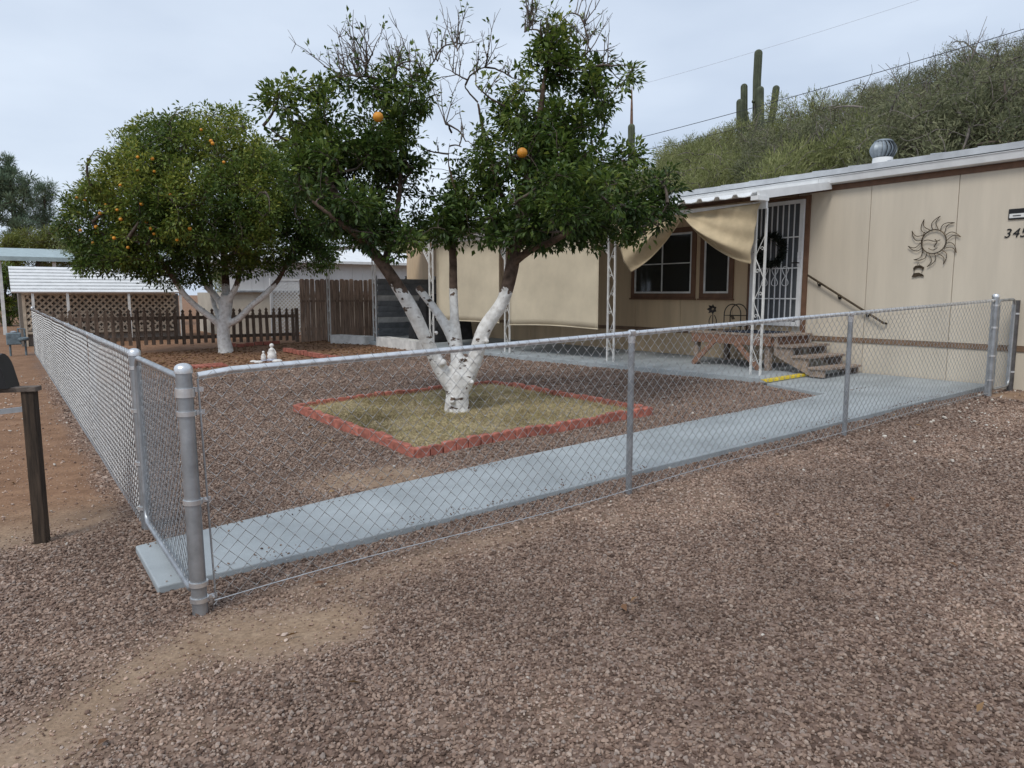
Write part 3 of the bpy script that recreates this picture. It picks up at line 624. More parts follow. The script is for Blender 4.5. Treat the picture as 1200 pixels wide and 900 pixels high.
prof = [(-.08, 0), (.08, 0), (.08, .12)] + [(.08 * math.cos(math.pi * k / 8), .12 + .085 * math.sin(math.pi * k / 8)) for k in range(1, 8)] + [(-.08, .12)]
o3 = c0 + d2 * .10 + Vector((0, 0, .985))
mb = MB(); mb.prism([o3 + nn * a + Vector((0, 0, z)) - d2 * 0 + d2 * (z * .22) for a, z in prof], d2 * .46); bx = part('box', mb, M['black'], ml, True)
mb = MB(); mb.prism([o3 - d2 * .012 + nn * a * 1.06 + Vector((0, 0, z * 1.02)) + d2 * (z * .22) for a, z in prof], d2 * .011); part('door', mb, M['black'], bx)
mb = MB(); mb.bar(o3 + nn * .085 + d2 * .3 + Vector((0, 0, .07)), o3 + nn * .085 + d2 * .3 + Vector((0, 0, .2)), .03, .004, tuple(nn)); part('flag', mb, mat('red flag', (.45, .03, .02), .5), bx)

# ------------------------------------------------------------------ trees
def polytube(mb, pts, radii, n=10, sub=5):
    P = np.array(pts, float); m = len(P); out = []; rr = []
    for i in range(m - 1):
        p0, p1, p2, p3 = P[max(i - 1, 0)], P[i], P[i + 1], P[min(i + 2, m - 1)]
        for k in range(sub):
            t = k / sub; out.append(.5 * (2 * p1 + (p2 - p0) * t + (2 * p0 - 5 * p1 + 4 * p2 - p3) * t * t + (3 * p1 - p0 - 3 * p2 + p3) * t ** 3)); rr.append(radii[i] * (1 - t) + radii[i + 1] * t)
    out.append(P[-1]); rr.append(radii[-1]); mb.tube(out, rr, n); return out, rr
def fast_tubes(name, paths, material, parent, n=4):
    """many thin branches as one mesh: paths = list of (points, radii)"""
    V = []; F = []; o = 0
    ang = np.arange(n) * 2 * math.pi / n; ca, sa = np.cos(ang)[None, :, None], np.sin(ang)[None, :, None]
    for P, r_ in paths:
        P = np.asarray(P, float); m = len(P); T = np.gradient(P, axis=0); T /= np.maximum(np.linalg.norm(T, axis=1, keepdims=True), 1e-9)
        ref = np.array([.31, .52, .79]) if abs(T[0] @ np.array([.31, .52, .79])) < .9 else np.array([.9, -.3, .1])
        a = np.cross(T, ref); a /= np.maximum(np.linalg.norm(a, axis=1, keepdims=True), 1e-9); b = np.cross(T, a)
        ring = P[:, None] + (a[:, None] * ca + b[:, None] * sa) * np.asarray(r_)[:, None, None]
        V.append(ring.reshape(-1, 3)); i = np.arange(m - 1)[:, None] * n + o; k = np.arange(n)[None]; k2 = (k + 1) % n
        F.append(np.stack([i + k, i + k2, i + n + k2, i + n + k], -1).reshape(-1, 4)); o += m * n
    V = np.concatenate(V) - (np.array(rootloc(parent)) if parent else 0); F = np.concatenate(F)
    me = bpy.data.meshes.new(name); me.vertices.add(len(V)); me.vertices.foreach_set('co', V.ravel().astype(np.float32)); nf = len(F)
    me.loops.add(nf * 4); me.loops.foreach_set('vertex_index', F.ravel().astype(np.int32)); me.polygons.add(nf); me.polygons.foreach_set('loop_start', (np.arange(nf) * 4).astype(np.int32))
    me.update(calc_edges=True); me.shade_smooth(); me.materials.append(material)
    ob = bpy.data.objects.new(name, me); COL.objects.link(ob); ob.parent = parent; ob['kind'] = 'stuff'; return ob
def sample_blobs(blobs, n, shell=.5):
    """points in ellipsoids (centre, three radius vectors, weight), crowded towards the outer shell"""
    w = np.array([b[2] for b in blobs], float); w /= w.sum(); idx = rng.choice(len(blobs), n, p=w); d = rdir(n); r_ = rng.random(n) ** (1 / 3.); r_ = r_ * (1 - shell) + shell * rng.uniform(.72, 1.05, n)
    C = np.array([b[0] for b in blobs])[idx]; A = np.array([b[1] for b in blobs])[idx]     # A: n,3,3
    return C + np.einsum('nk,nkj->nj', d * r_[:, None], A), idx
def px_blob(D0, cx, cy, rx, ry, dd=0, dr=None, w=None):
    D = D0 + dd; c = atD(cx, cy, D); s = D / FPX; a = rgt * rx * s; b = np.array([0, 0, 1.]) * ry * s; e = fw0 * (dr if dr is not None else rx * s)
    return (c, np.array([a, b, e]), w if w is not None else rx * ry * (np.linalg.norm(e) / s) ** .5)
def clump(p, sc, th):
    return p[np.array([mnoise.noise(Vector(q) * sc) + .6 * mnoise.noise(Vector(q) * sc * 2.4 + Vector((9, 4, 2))) > th for q in p])]
def grow(nodes, tips, r0, r1, wob=.08, seg=6, up=.0, record=True):
    """attach each tip to the nearest node by a bent branch; returns paths and the extended node list"""
    nd = np.array(nodes, float); dist = np.array([np.min(np.sum((nd - t) ** 2, 1)) for t in tips]); order = np.argsort(dist)
    paths = []; buf = np.zeros((len(nd) + len(tips) * seg, 3)); buf[:len(nd)] = nd; cnt = len(nd)
    for oi in order:
        t = tips[oi]; dd = buf[:cnt] - t; j = np.argmin(np.sum(dd * dd, 1) + .25 * np.maximum(buf[:cnt, 2] - t[2], 0)); s = buf[j]; v = t - s; L = np.linalg.norm(v)
        if L < .02: continue
        u = np.linspace(0, 1, seg)[:, None]; bend = rng.normal(0, wob * L, 3); bend[2] += up * L
        P = s + v * u + bend * (4 * u * (1 - u)) + rng.normal(0, .012 * L, (seg, 3)) * (u * (1 - u)) * 4
        k = min(1.0, .45 + L * .6); paths.append((P, np.linspace(r0 * k, r1, seg)))
        if record: buf[cnt:cnt + seg - 1] = P[1:]; cnt += seg - 1
    return paths, buf[:cnt]
def leaves_on(paths, per, spread, clumps_tint, size, wr=.42, frac=.55, droop=.12, tcol=.0):
    B, D, Nn, T = [], [], [], []
    for P, _ in paths:
        m = max(2, int(per * rng.uniform(.6, 1.4))); u = 1 - frac * rng.random(m) ** 1.3; f = u * (len(P) - 1); i = np.minimum(f.astype(int), len(P) - 2); w = (f - i)[:, None]
        p = P[i] * (1 - w) + P[i + 1] * w; tg = P[-1] - P[-2]; tg = tg / (np.linalg.norm(tg) + 1e-9)
        q = rdir(m); B.append(p + q * spread * rng.random((m, 1)) ** .6); D.append(q + tg * .7 + np.array([0, 0, -droop])); Nn.append(np.array([0, 0, 1.]) + rdir(m) * .7)
        T.append(np.clip(clumps_tint(P[-1]) + rng.normal(0, .14, m), 0, 1))
    B, D, Nn, T = map(np.concatenate, (B, D, Nn, T)); n = len(B); L = rng.uniform(size[0], size[1], n)
    return B, D, Nn, L, L * wr * rng.uniform(.8, 1.2, n), T

# ---- whitewashed forked citrus in the bed
rng = np.random.default_rng(11)
tb = np.array([3.76, 3.83, float(gz(3.76, 3.83))]); D0 = float((tb - CAM) @ fw0)
tree = thing('citrus_tree', tuple(tb), 'forked citrus tree with flaking whitewashed trunk standing in the square bed', 'tree')
def T(px, py, dd=0): return atD(px, py, D0 + dd)
skel = MB(); nodes = []
LIMB = .84
def limb(pts, radii):
    j = np.array([rng.normal(0, .012, 3) if 0 < i < len(pts) - 1 else np.zeros(3) for i in range(len(pts))]); o, r_ = polytube(skel, np.array(pts) + j, [q * LIMB * rng.uniform(.9, 1.1) for q in radii], 12); return o
limb([tb + [0, 0, -.1], tb + [0, 0, .05], T(536, 466), T(537, 440), T(541, 418)], [.225, .195, .165, .165, .12])
l1 = limb([T(533, 462), T(519, 437, -.05), T(500, 400, -.15), T(483, 364, -.25), T(468, 338, -.32), T(450, 310, -.38), T(430, 285, -.42), T(405, 245, -.4), T(380, 205, -.3)], [.105, .105, .10, .095, .095, .09, .08, .06, .04])
limb([T(537, 430), T(532, 398, .1), T(513, 366, .2), T(489, 336, .28)], [.095, .085, .07, .058])
l3 = limb([T(536, 436), T(533, 402, .12), T(531, 372, .2), T(532, 340, .25), T(531, 300, .3), T(528, 262, .35), T(534, 225, .4), T(526, 190, .45), T(530, 150, .4)], [.10, .085, .07, .066, .062, .045, .026, .016, .007])
l4 = limb([T(543, 455), T(553, 424, -.05), T(569, 388, -.1), T(586, 352, -.12), T(600, 315, -.1), T(606, 280, -.05), T(612, 240, 0), T(622, 190, 0), T(634, 130, 0), T(640, 80, .05)], [.12, .115, .11, .10, .092, .085, .075, .06, .045, .025])
l5 = limb([T(602, 308, -.1), T(622, 294, -.3), T(645, 284, -.5), T(680, 265, -.7), T(725, 240, -.7)], [.06, .055, .045, .035, .02])
l6 = limb([T(450, 310, -.38), T(462, 262, .2), T(470, 205, .5), T(468, 150, .6)], [.055, .045, .035, .02])
l7 = limb([T(606, 282, -.05), T(590, 235, .4), T(572, 180, .6), T(560, 120, .6)], [.05, .042, .035, .02])
l8 = limb([T(430, 285, -.42), T(400, 262, -.9), T(365, 235, -1.0)], [.05, .04, .02])
l9 = limb([T(612, 240, 0), T(655, 205, .5), T(700, 170, .7)], [.05, .035, .02])
# burl and pruned stubs on the whitewashed trunk
for (px_, py_, dd, r_) in ((519, 425, -.16, .05), (553, 448, -.15, .035), (530, 470, -.17, .04), (511, 390, -.22, .03), (571, 400, -.18, .03)):
    c = T(px_, py_, dd); skel.ball(c, r_, 6)
M['trunk1'] = painted_trunk('whitewashed bark', 1.60, .645)
tr = part('trunk', skel, M['trunk1'], tree, True)
rm = tr.modifiers.new('join', 'REMESH'); rm.mode = 'VOXEL'; rm.voxel_size = .016; rm.use_smooth_shade = True
sm = tr.modifiers.new('soft', 'SMOOTH'); sm.factor = .5; sm.iterations = 4
for q in (l1[28:], l3[22:], l4[24:], l5, l6, l7, l8, l9): nodes += [np.array(p) for p in q]
blobs = [px_blob(D0, *b) for b in (
    (415, 140, 70, 45, .1, .8), (345, 135, 45, 42, 0, .6), (470, 105, 38, 42, .2, .5), (440, 205, 60, 45, .3, .9), (385, 205, 55, 45, -.2, .8), (420, 250, 55, 28, -.3, .8),
    (500, 250, 55, 26, .3, .7), (470, 180, 32, 40, .9, .5), (640, 120, 58, 58, .2, .8), (655, 62, 26, 38, .1, .35), (718, 82, 40, 18, 0, .3), (680, 105, 50, 40, .1, .6),
    (600, 190, 50, 55, .2, .8), (655, 195, 62, 55, -.1, .9), (725, 215, 62, 42, .2, .8), (620, 250, 48, 32, -.3, .7), (695, 262, 62, 28, -.3, .7), (762, 235, 32, 34, 0, .4), (590, 105, 22, 36, .3, .35),
    (555, 245, 40, 26, .6, .6), (560, 265, 55, 22, 0, .7), (480, 262, 48, 20, -.2, .7), (740, 258, 48, 26, -.2, .6), (612, 278, 42, 16, -.4, .6), (430, 262, 50, 24, -.5, .8), (400, 240, 50, 30, -.6, .7), (460, 285, 34, 16, -.6, .5), (640, 272, 55, 18, .3, .8), (780, 225, 22, 30, 0, .4), (505, 270, 40, 16, .2, .6), (545, 215, 30, 30, .9, .5), (640, 205, 60, 60, 1.1, .7), (405, 215, 70, 40, .8, .7), (670, 235, 60, 40, -1.0, .6))]
sparse = [px_blob(D0, *b) for b in ((530, 180, 34, 55, .4, .6), (545, 90, 24, 45, .3, .4), (590, 52, 28, 42, .2, .4), (640, 30, 45, 26, .1, .4), (430, 85, 70, 22, .1, .6), (700, 60, 30, 22, 0, .3), (505, 110, 25, 40, .4, .4))]
big, _ = sample_blobs(blobs, 110, .3); pb, nodes = grow(nodes, big, .026, .005, .10, 7, .04)
bigs, _ = sample_blobs(sparse, 46, .2); ps, nodes2 = grow(nodes, bigs, .020, .007, .07, 7, .05)
med, _ = sample_blobs(blobs, 600, .5); med = clump(med, 1.7, -.06); pm, nodes = grow(nodes2, med, .010, .005, .12, 6, .03)
tip, _ = sample_blobs(blobs, 3500, .55); tip = clump(tip, 1.7, -.06); med = med; pt, _ = grow(nodes, tip, .0055, .0025, .12, 5, .02, False)
def shoots(base, n, lo, hi, r0, centre):
    """straight dry shoots rising from branch points, each with a few side spurs"""
    out, spur = [], []
    for q in base[rng.integers(0, len(base), n)]:
        o_ = q - centre; o_[2] = 0; o_ /= np.linalg.norm(o_) + .3; d_ = np.array([0, 0, 1.]) * rng.uniform(.5, 1.2) + o_ * rng.uniform(-.1, .7) + rng.normal(0, .28, 3); d_ /= np.linalg.norm(d_); L = rng.uniform(lo, hi)
        u = np.linspace(0, 1, 6)[:, None]; P = q + d_ * u * L + rng.normal(0, .05 * L, 3) * u * u + rng.normal(0, .012, (6, 3)) * u; out.append((P, np.linspace(r0, r0 * .3, 6)))
        for _ in range(rng.integers(2, 6)):
            i = rng.integers(1, 5); e_ = d_ + rng.normal(0, .75, 3); e_ /= np.linalg.norm(e_); l_ = L * rng.uniform(.18, .45); spur.append((P[i] + e_ * np.linspace(0, 1, 3)[:, None] * l_ + rng.normal(0, .006, (3, 3)), np.array([r0 * .55, r0 * .4, r0 * .2])))
    return out, spur
cen = np.array([tb[0], tb[1], 3.0]); topn = np.array([p for P, _ in ps for p in P[2:]] + [p for P, _ in pb for p in P[5:] if p[2] > 4.15])
pbare, pb2 = shoots(topn, 190, .16, .52, .0075, cen)
fast_tubes('branches', pb + ps + pm + pt, M['twig'], tree, 5)
fast_tubes('bare_twigs', pbare + pb2, M['twigmid'], tree, 4)
def tint1(p): return .42 + .36 * (mnoise.noise(Vector(p) * 1.6) + .5 * mnoise.noise(Vector(p) * 5)) + .10 * (p[2] - 3.2)  # clump variation; the height term paints a sunlit crown top into the leaves
LV = leaves_on(pt + pm[::2] + pb[::3], 24, .105, tint1, (.055, .096), .47)
L2 = leaves_on(pb2[::9] + pbare[::14], 5, .06, tint1, (.05, .085), .44)
LV = [np.concatenate([a, b]) for a, b in zip(LV, L2)]
leaf_object('foliage', LV[0], LV[1], LV[2], LV[3], LV[4], LV[5], M['citrus'], tree)
def fruit(px_, py_, D, r_, parent):
    c = atD(px_, py_, D); mb = MB().ball(c, r_, 12, (1, 1, .94)); o = part('orange_fruit', mb, M['orange'], parent, True)
for a in ((443, 137, -.85), (612, 179, -.95)): fruit(a[0], a[1], D0 + a[2], .055, tree)

# ---- dense orange tree at the back of the yard
rng = np.random.default_rng(23)
tb2 = np.array([3.83, 15.2, float(gz(3.83, 15.2))]); D1 = float((tb2 - CAM) @ fw0)
tree2 = thing('orange_tree', tuple(tb2), 'broad dense orange tree with small fruit and smooth whitewashed trunk near the picket fence', 'tree')
def T2(px, py, dd=0): return atD(px, py, D1 + dd)
skel = MB(); nodes = []; LIMB = .74
limb([tb2 + [0, 0, -.1], tb2 + [0, 0, .06], T2(263, 388), T2(264, 360), T2(266, 345)], [.30, .25, .21, .24, .2])
m1 = limb([T2(260, 384), T2(248, 372, -.2), T2(229, 358, -.4), T2(214, 342, -.6), T2(198, 318, -.7), T2(170, 285, -.6), T2(140, 262, -.5)], [.12, .11, .105, .10, .09, .07, .04])
m2 = limb([T2(262, 362), T2(252, 346, .1), T2(243, 334, .2), T2(232, 305, .3), T2(222, 260, .3)], [.12, .11, .10, .08, .05])
m3 = limb([T2(266, 356), T2(272, 344, -.1), T2(279, 330, -.1), T2(283, 300, -.1), T2(285, 250, 0)], [.12, .11, .10, .08, .05])
m4 = limb([T2(267, 380), T2(280, 374, -.1), T2(295, 357, -.2), T2(312, 346, -.2), T2(330, 322, -.1), T2(345, 280, 0)], [.12, .11, .10, .10, .08, .05])
m5 = limb([T2(265, 350), T2(264, 320, .3), T2(262, 280, .4), T2(258, 220, .4), T2(255, 170, .3)], [.14, .12, .10, .08, .04])
m6 = limb([T2(258, 378), T2(250, 352, .4), T2(245, 320, .8), T2(235, 280, 1.2)], [.09, .08, .07, .05])
M['trunk2'] = painted_trunk('smooth whitewashed bark', 1.78, .80)
tr = part('trunk', skel, M['trunk2'], tree2, True); rm = tr.modifiers.new('join', 'REMESH'); rm.mode = 'VOXEL'; rm.voxel_size = .026; rm.use_smooth_shade = True
sm = tr.modifiers.new('soft', 'SMOOTH'); sm.factor = .5; sm.iterations = 5
for q in (m1[20:], m2[12:], m3[12:], m4[18:], m5[6:], m6[10:]): nodes += [np.array(p) for p in q]
blobs = [px_blob(D1, *b) for b in ((235, 222, 118, 72, 0, 2.6), (255, 168, 62, 40, .2, 1.8), (160, 245, 72, 48, -.2, 1.8), (110, 258, 40, 38, -.1, 1.2), (330, 225, 62, 62, 0, 1.8), (305, 275, 70, 38, -.3, 1.7),
    (200, 290, 82, 30, -.6, 1.6), (128, 290, 45, 20, -.4, 1.0), (195, 165, 45, 28, 0, 1.2), (262, 138, 30, 16, 0, .8), (170, 200, 40, 28, .1, 1.2), (362, 255, 38, 42, .1, 1.2), (240, 250, 90, 50, -1.7, 1.0), (240, 240, 90, 60, 1.8, 1.0), (375, 285, 22, 26, -.2, .8), (210, 318, 45, 14, -.8, .9), (160, 305, 60, 18, -.6, 1.2), (270, 305, 60, 18, -.3, 1.2), (365, 305, 30, 14, -.2, .8), (380, 265, 26, 40, 0, .9), (130, 310, 45, 14, -.5, 1.0), (205, 328, 36, 9, -.7, .8), (300, 312, 50, 14, -.2, 1.0), (95, 265, 28, 30, 0, .9))]
big, _ = sample_blobs(blobs, 150, .3); pb, nodes = grow(nodes, big, .045, .006, .10, 7, .04)
med, _ = sample_blobs(blobs, 650, .55); pm, nodes = grow(nodes, med, .014, .006, .12, 6, .03)
tip, _ = sample_blobs(blobs, 5000, .64); tip = clump(tip, 1.1, -.38); pt, _ = grow(nodes, tip, .007, .003, .12, 4, .02, False)
fast_tubes('branches', pb + pm + pt, M['twig'], tree2, 4)
def tint2(p): return .53 + .45 * (mnoise.noise(Vector(p) * .9) + .5 * mnoise.noise(Vector(p) * 3)) + .10 * (p[2] - 3.4)  # noise varies the clumps; higher leaves are coloured lighter as painted-in top light
LV = leaves_on(pt + pm[::2], 23, .15, tint2, (.07, .115), .47)
leaf_object('foliage', *LV[:5], LV[5], M['citrus'], tree2)
for a in ((90, 232), (99, 235), (112, 266), (94, 270), (112, 272), (109, 285), (138, 246), (142, 257), (171, 260), (176, 268), (180, 274), (130, 277), (134, 279), (208, 281), (178, 186), (162, 184), (161, 199), (248, 165), (250, 168), (236, 152), (181, 201), (140, 217), (166, 239), (200, 228), (222, 268), (150, 290), (118, 250), (262, 190), (300, 205), (125, 240)):
    P = sample = None; fruit(a[0] + random.uniform(-1, 1), a[1], D1 - (2.15 if 130 < a[0] < 300 else 1.45) + random.uniform(-.25, .25), .039 + random.uniform(-.008, .007), tree2)


# ------------------------------------------------------------------ the house
random.seed(7); rng = np.random.default_rng(31)
WX = 10.05; FLOOR = 1.03; Y0, Y1 = -3.0, 17.5
house = thing('mobile_home', (WX, 4.0, float(gz0(WX, 4))), 'long beige mobile home with brown trim and low white roof edge behind the fence', 'house')
edges = [Y0] + [e for e in np.arange(1.1 - 1.22 * 3, Y1, 1.22) if e > Y0 + .2] + [Y1]
for a, b in zip(edges[:-1], edges[1:]):
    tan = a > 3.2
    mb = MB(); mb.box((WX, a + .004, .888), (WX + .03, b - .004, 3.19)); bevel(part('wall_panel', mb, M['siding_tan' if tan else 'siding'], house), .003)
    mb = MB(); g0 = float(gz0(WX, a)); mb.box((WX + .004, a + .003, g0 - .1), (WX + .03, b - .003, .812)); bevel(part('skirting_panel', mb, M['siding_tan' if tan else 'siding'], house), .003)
mb = MB(); mb.box((WX + .031, Y0 + .02, .1), (14.2, Y1 - .02, 3.22)); part('body', mb, M['siding'], house)
mb = MB(); mb.box((WX - .012, Y0, .815), (WX + .03, Y1, .885)); part('belt_trim', mb, M['belt'], house)
mb = MB(); mb.box((WX - .015, Y0, 3.155), (WX + .03, Y1, 3.235)); part('eave_trim', mb, M['brown'], house)
for a, b in zip(np.arange(Y0, Y1, 3.05), list(np.arange(Y0, Y1, 3.05)[1:]) + [Y1]):          # gutter lengths
    mb = MB(); mb.prism([(9.965, a + .003, 3.238), (9.905, a + .003, 3.252), (9.885, a + .003, 3.345), (9.875, a + .003, 3.345), (9.875, a + .003, 3.352), (9.895, a + .003, 3.352), (9.917, a + .003, 3.262), (9.965, a + .003, 3.25), (WX + .02, a + .003, 3.25), (WX + .02, a + .003, 3.24)], (0, b - a - .006, 0)); part('gutter', mb, M['white'], house)
roof = part('roof', MB().prism([(9.90, Y0 - .1, 3.372), (9.90, Y0 - .1, 3.455), (12.12, Y0 - .1, 3.80), (14.35, Y0 - .1, 3.455), (14.35, Y0 - .1, 3.372), (12.12, Y0 - .1, 3.70)], (0, Y1 - Y0 + .2, 0)), M['roofmetal'], house)
for y_ in np.arange(Y0 + .3, Y1, .61):
    mb = MB(); mb.bar((10.2, y_, 3.510), (12.1, y_, 3.805), .025, .022); part('roof_rib', mb, M['roofmetal'], roof)
mb = MB(); mb.box((9.93, Y0 - .08, 3.353), (9.945, Y1 + .08, 3.40)); part('drip_edge', mb, M['galv_dull'], roof)
# turbine vent: vertical curved vanes between two rings
M['vent'] = mat('blue grey vent metal', (.30, .34, .37), .5, .5, .15, 8)
tv = thing('turbine_vent', (11.5, 2.97, 3.70), 'round grey spinning turbine vent standing on the roof', 'roof vent')
mb = MB(); mb.lathe([(.17, -.06), (.155, .1), (.15, .1), (.15, -.06)], (11.5, 2.97, 3.70), 20); part('collar', mb, M['white'], tv, True)
for k in range(18):
    a = 2 * math.pi * k / 18; mb = MB(); row = []
    for i in range(9):
        t = i / 8; r_ = .135 + .075 * math.sin(math.pi * (t * .94 + .05)); z = 3.80 + .27 * t; tw = a + .12 * math.sin(math.pi * t)
        row.append((r_, z, tw))
    vs = []; w_ = 2 * math.pi / 18 * .95
    for r_, z, tw in row: vs += [(11.5 + r_ * math.cos(tw), 2.97 + r_ * math.sin(tw), z), (11.5 + (r_ - .03) * math.cos(tw + w_), 2.97 + (r_ - .03) * math.sin(tw + w_), z), (11.5 + (r_ - .036) * math.cos(tw + w_), 2.97 + (r_ - .036) * math.sin(tw + w_), z), (11.5 + (r_ - .006) * math.cos(tw), 2.97 + (r_ - .006) * math.sin(tw), z)]
    fs = []
    for i in range(8):
        for q in range(4): fs.append((4 * i + q, 4 * i + (q + 1) % 4, 4 * i + 4 + (q + 1) % 4, 4 * i + 4 + q))
    mb.add(vs, fs); part('vane', mb, M['vent'], tv, True)
mb = MB(); mb.lathe([(.14, .36), (.145, .375), (.10, .395), (.03, .405), (.001, .407)], (11.5, 2.97, 3.70), 20); part('top_cap', mb, M['vent'], tv, True)
mb = MB(); mb.lathe([(.10, .10), (.10, .37)], (11.5, 2.97, 3.70), 14); part('core', mb, M['steel_dark'], tv, True)
# windows
def window(y0, y1, z0, z1, cols, rows, name='window'):
    w = bpy.data.objects.new(name, None); COL.objects.link(w); w.parent = house; w.location = Vector((WX, (y0 + y1) / 2, z0)) - rootloc(house)
    t = .095
    mb = MB(); mb.box((WX - .03, y0 - t, z0 - t), (WX - .001, y0, z1 + t)); mb.box((WX - .03, y1, z0 - t), (WX - .001, y1 + t, z1 + t)); mb.box((WX - .032, y0 + .0005, z0 - t), (WX - .001, y1 - .0005, z0)); mb.box((WX - .032, y0 + .0005, z1), (WX - .001, y1 - .0005, z1 + t)); part('trim', mb, M['brown'], w)
    mb = MB(); s = .035
    mb.box((WX - .026, y0, z0), (WX - .004, y0 + s, z1)); mb.box((WX - .026, y1 - s, z0), (WX - .004, y1, z1)); mb.box((WX - .027, y0 + s, z0), (WX - .004, y1 - s, z0 + s)); mb.box((WX - .027, y0 + s, z1 - s), (WX - .004, y1 - s, z1))
    for k in range(1, cols): c = y0 + (y1 - y0) * k / cols; mb.box((WX - .024, c - .012, z0 + s), (WX - .004, c + .012, z1 - s))
    for k in range(1, rows): c = z0 + (z1 - z0) * k / rows; mb.box((WX - .022, y0 + s, c - .009), (WX - .006, y1 - s, c + .009))
    part('sash', mb, M['whiteold'], w)
    for i in range(cols):
        for j in range(rows):
            a = y0 + s + (y1 - y0 - 2 * s) * i / cols; b = y0 + s + (y1 - y0 - 2 * s) * (i + 1) / cols; c = z0 + s + (z1 - z0 - 2 * s) * j / rows; d_ = z0 + s + (z1 - z0 - 2 * s) * (j + 1) / rows
            mb = MB(); mb.box((WX - .012, a, c), (WX - .005, b, d_)); part('pane', mb, M['glass'], w)
    mb = MB(); mb.box((WX - .06, y0 - t - .02, z0 - t - .028), (WX - .001, y1 + t + .02, z0 - t - .002)); part('sill', mb, M['brown'], w)
window(5.72, 7.22, 1.57, 2.72, 2, 2); window(4.85, 5.42, 1.57, 2.72, 1, 1)
# door with security screen
DY0, DY1, DZ1 = 3.42, 4.32, 3.03
door = bpy.data.objects.new('door', None); COL.objects.link(door); door.parent = house; door.location = Vector((WX, 3.87, FLOOR)) - rootloc(house)
M['doorpaint'] = mat('dark grey door', (.10, .11, .12), .5, 0, .1, 3)
mb = MB(); mb.box((WX - .02, DY0, FLOOR), (WX - .001, DY1, DZ1)); part('door_slab', mb, M['doorpaint'], door)
for (a, b, c, d_) in ((DY0 + .12, DY0 + .4, FLOOR + .2, FLOOR + .85), (DY0 + .5, DY0 + .78, FLOOR + .2, FLOOR + .85), (DY0 + .12, DY0 + .4, FLOOR + 1.0, FLOOR + 1.8), (DY0 + .5, DY0 + .78, FLOOR + 1.0, FLOOR + 1.8)):
    mb = MB(); mb.box((WX - .026, a, c), (WX - .0195, b, d_)); bevel(part('door_panel', mb, M['doorpaint'], door), .004)
mb = MB(); t = .1
mb.box((WX - .035, DY0 - t - .02, FLOOR - .1), (WX - .001, DY0 - .045, DZ1 + .1)); mb.box((WX - .035, DY1 + .045, FLOOR - .1), (WX - .001, DY1 + t + .02, DZ1 + .1)); mb.box((WX - .034, DY0 - .0445, DZ1 + .045), (WX - .001, DY1 + .0445, DZ1 + .1)); part('door_trim', mb, M['brown'], door)
mb = MB(); X0, X1 = WX - .075, WX - .04
mb.box((X0, DY0 - .043, FLOOR), (X1, DY0 + .03, DZ1 + .04)); mb.box((X0, DY1 - .03, FLOOR), (X1, DY1 + .043, DZ1 + .04)); mb.box((X0 + .001, DY0 + .03, DZ1 - .02), (X1 - .001, DY1 - .03, DZ1 + .04)); mb.box((X0 + .001, DY0 + .03, FLOOR), (X1 - .001, DY1 - .03, FLOOR + .07)); part('screen_frame', mb, M['white'], door)
for k in range(1, 8):
    y_ = DY0 + .03 + (DY1 - DY0 - .06) * k / 8; mb = MB(); mb.box((X0 + .01, y_ - .008, FLOOR + .07), (X0 + .026, y_ + .008, DZ1 - .02)); part('screen_bar', mb, M['white'], door)
for z in (FLOOR + .45, FLOOR + .95, FLOOR + 1.45):
    mb = MB(); mb.box((X0 + .005, DY0 + .03, z - .01), (X0 + .0095, DY1 - .03, z + .01)); part('screen_crossbar', mb, M['white'], door)
for c in (DY0 + .25, DY0 + .45, DY0 + .65):
    mb = MB(); mb.tube([(X0 + .004, c + .06 * math.cos(a) * math.sin(a) * 2, FLOOR + .82 + .16 * math.sin(a)) for a in np.linspace(0, 2 * math.pi, 22)], .006, 5, False); part('screen_scroll', mb, M['white'], door)
mb = MB(); mb.box((X0 - .012, DY0 - .03, FLOOR + .98), (X0 - .001, DY0 + .03, FLOOR + 1.2)); part('lock_plate', mb, M['galv'], door); mb = MB().tube([(X0 - .012, DY0, FLOOR + 1.03), (X0 - .055, DY0, FLOOR + 1.03), (X0 - .055, DY0 + .1, FLOOR + 1.03)], .01, 8); part('lever', mb, M['steel_dark'], door, True)
# wreath
wc = np.array([X0 - .05, 3.93, 2.28]); wr = thing('wreath', tuple(wc), 'round dark leafy wreath hanging on the white barred door', 'wreath')
mb = MB().tube([(wc[0], wc[1] + .22 * math.cos(a), wc[2] + .22 * math.sin(a)) for a in np.linspace(0, 2 * math.pi, 30)], .022, 6, False); part('ring', mb, M['bark'], wr, True)
n = 1500; a = rng.uniform(0, 6.283, n); c = np.stack([np.full(n, wc[0]), wc[1] + .22 * np.cos(a), wc[2] + .22 * np.sin(a)], 1) + rng.normal(0, .022, (n, 3))
leaf_object('leaves', c, rdir(n) + np.stack([np.full(n, -.3), np.cos(a) * .6, np.sin(a) * .6], 1), rdir(n) + [-1, 0, 0], rng.uniform(.05, .09, n), rng.uniform(.015, .03, n), rng.random(n), M['wreath'], wr)
# wall handrail
hr = thing('handrail', (WX, 2.6, 1.5), 'thin dark handrail sloping down the beige wall beside the steps', 'handrail')
ra, rb = Vector((WX - .075, 3.26, 1.86)), Vector((WX - .075, 1.98, 1.13))
part('rail', MB().tube([ra, rb, rb + Vector((.05, -.02, -.01))], .017, 8), M['bronze'], hr, True)
for t in (.14, .42, .78):
    p = ra.lerp(rb, t); part('bracket', MB().tube([p, p + Vector((.02, 0, -.05)), p + Vector((.072, 0, -.06))], .009, 6).lathe([(.024, -.02), (.024, .02)], (WX - .012, p.y, p.z - .06), 10), M['steel_dark'], hr)
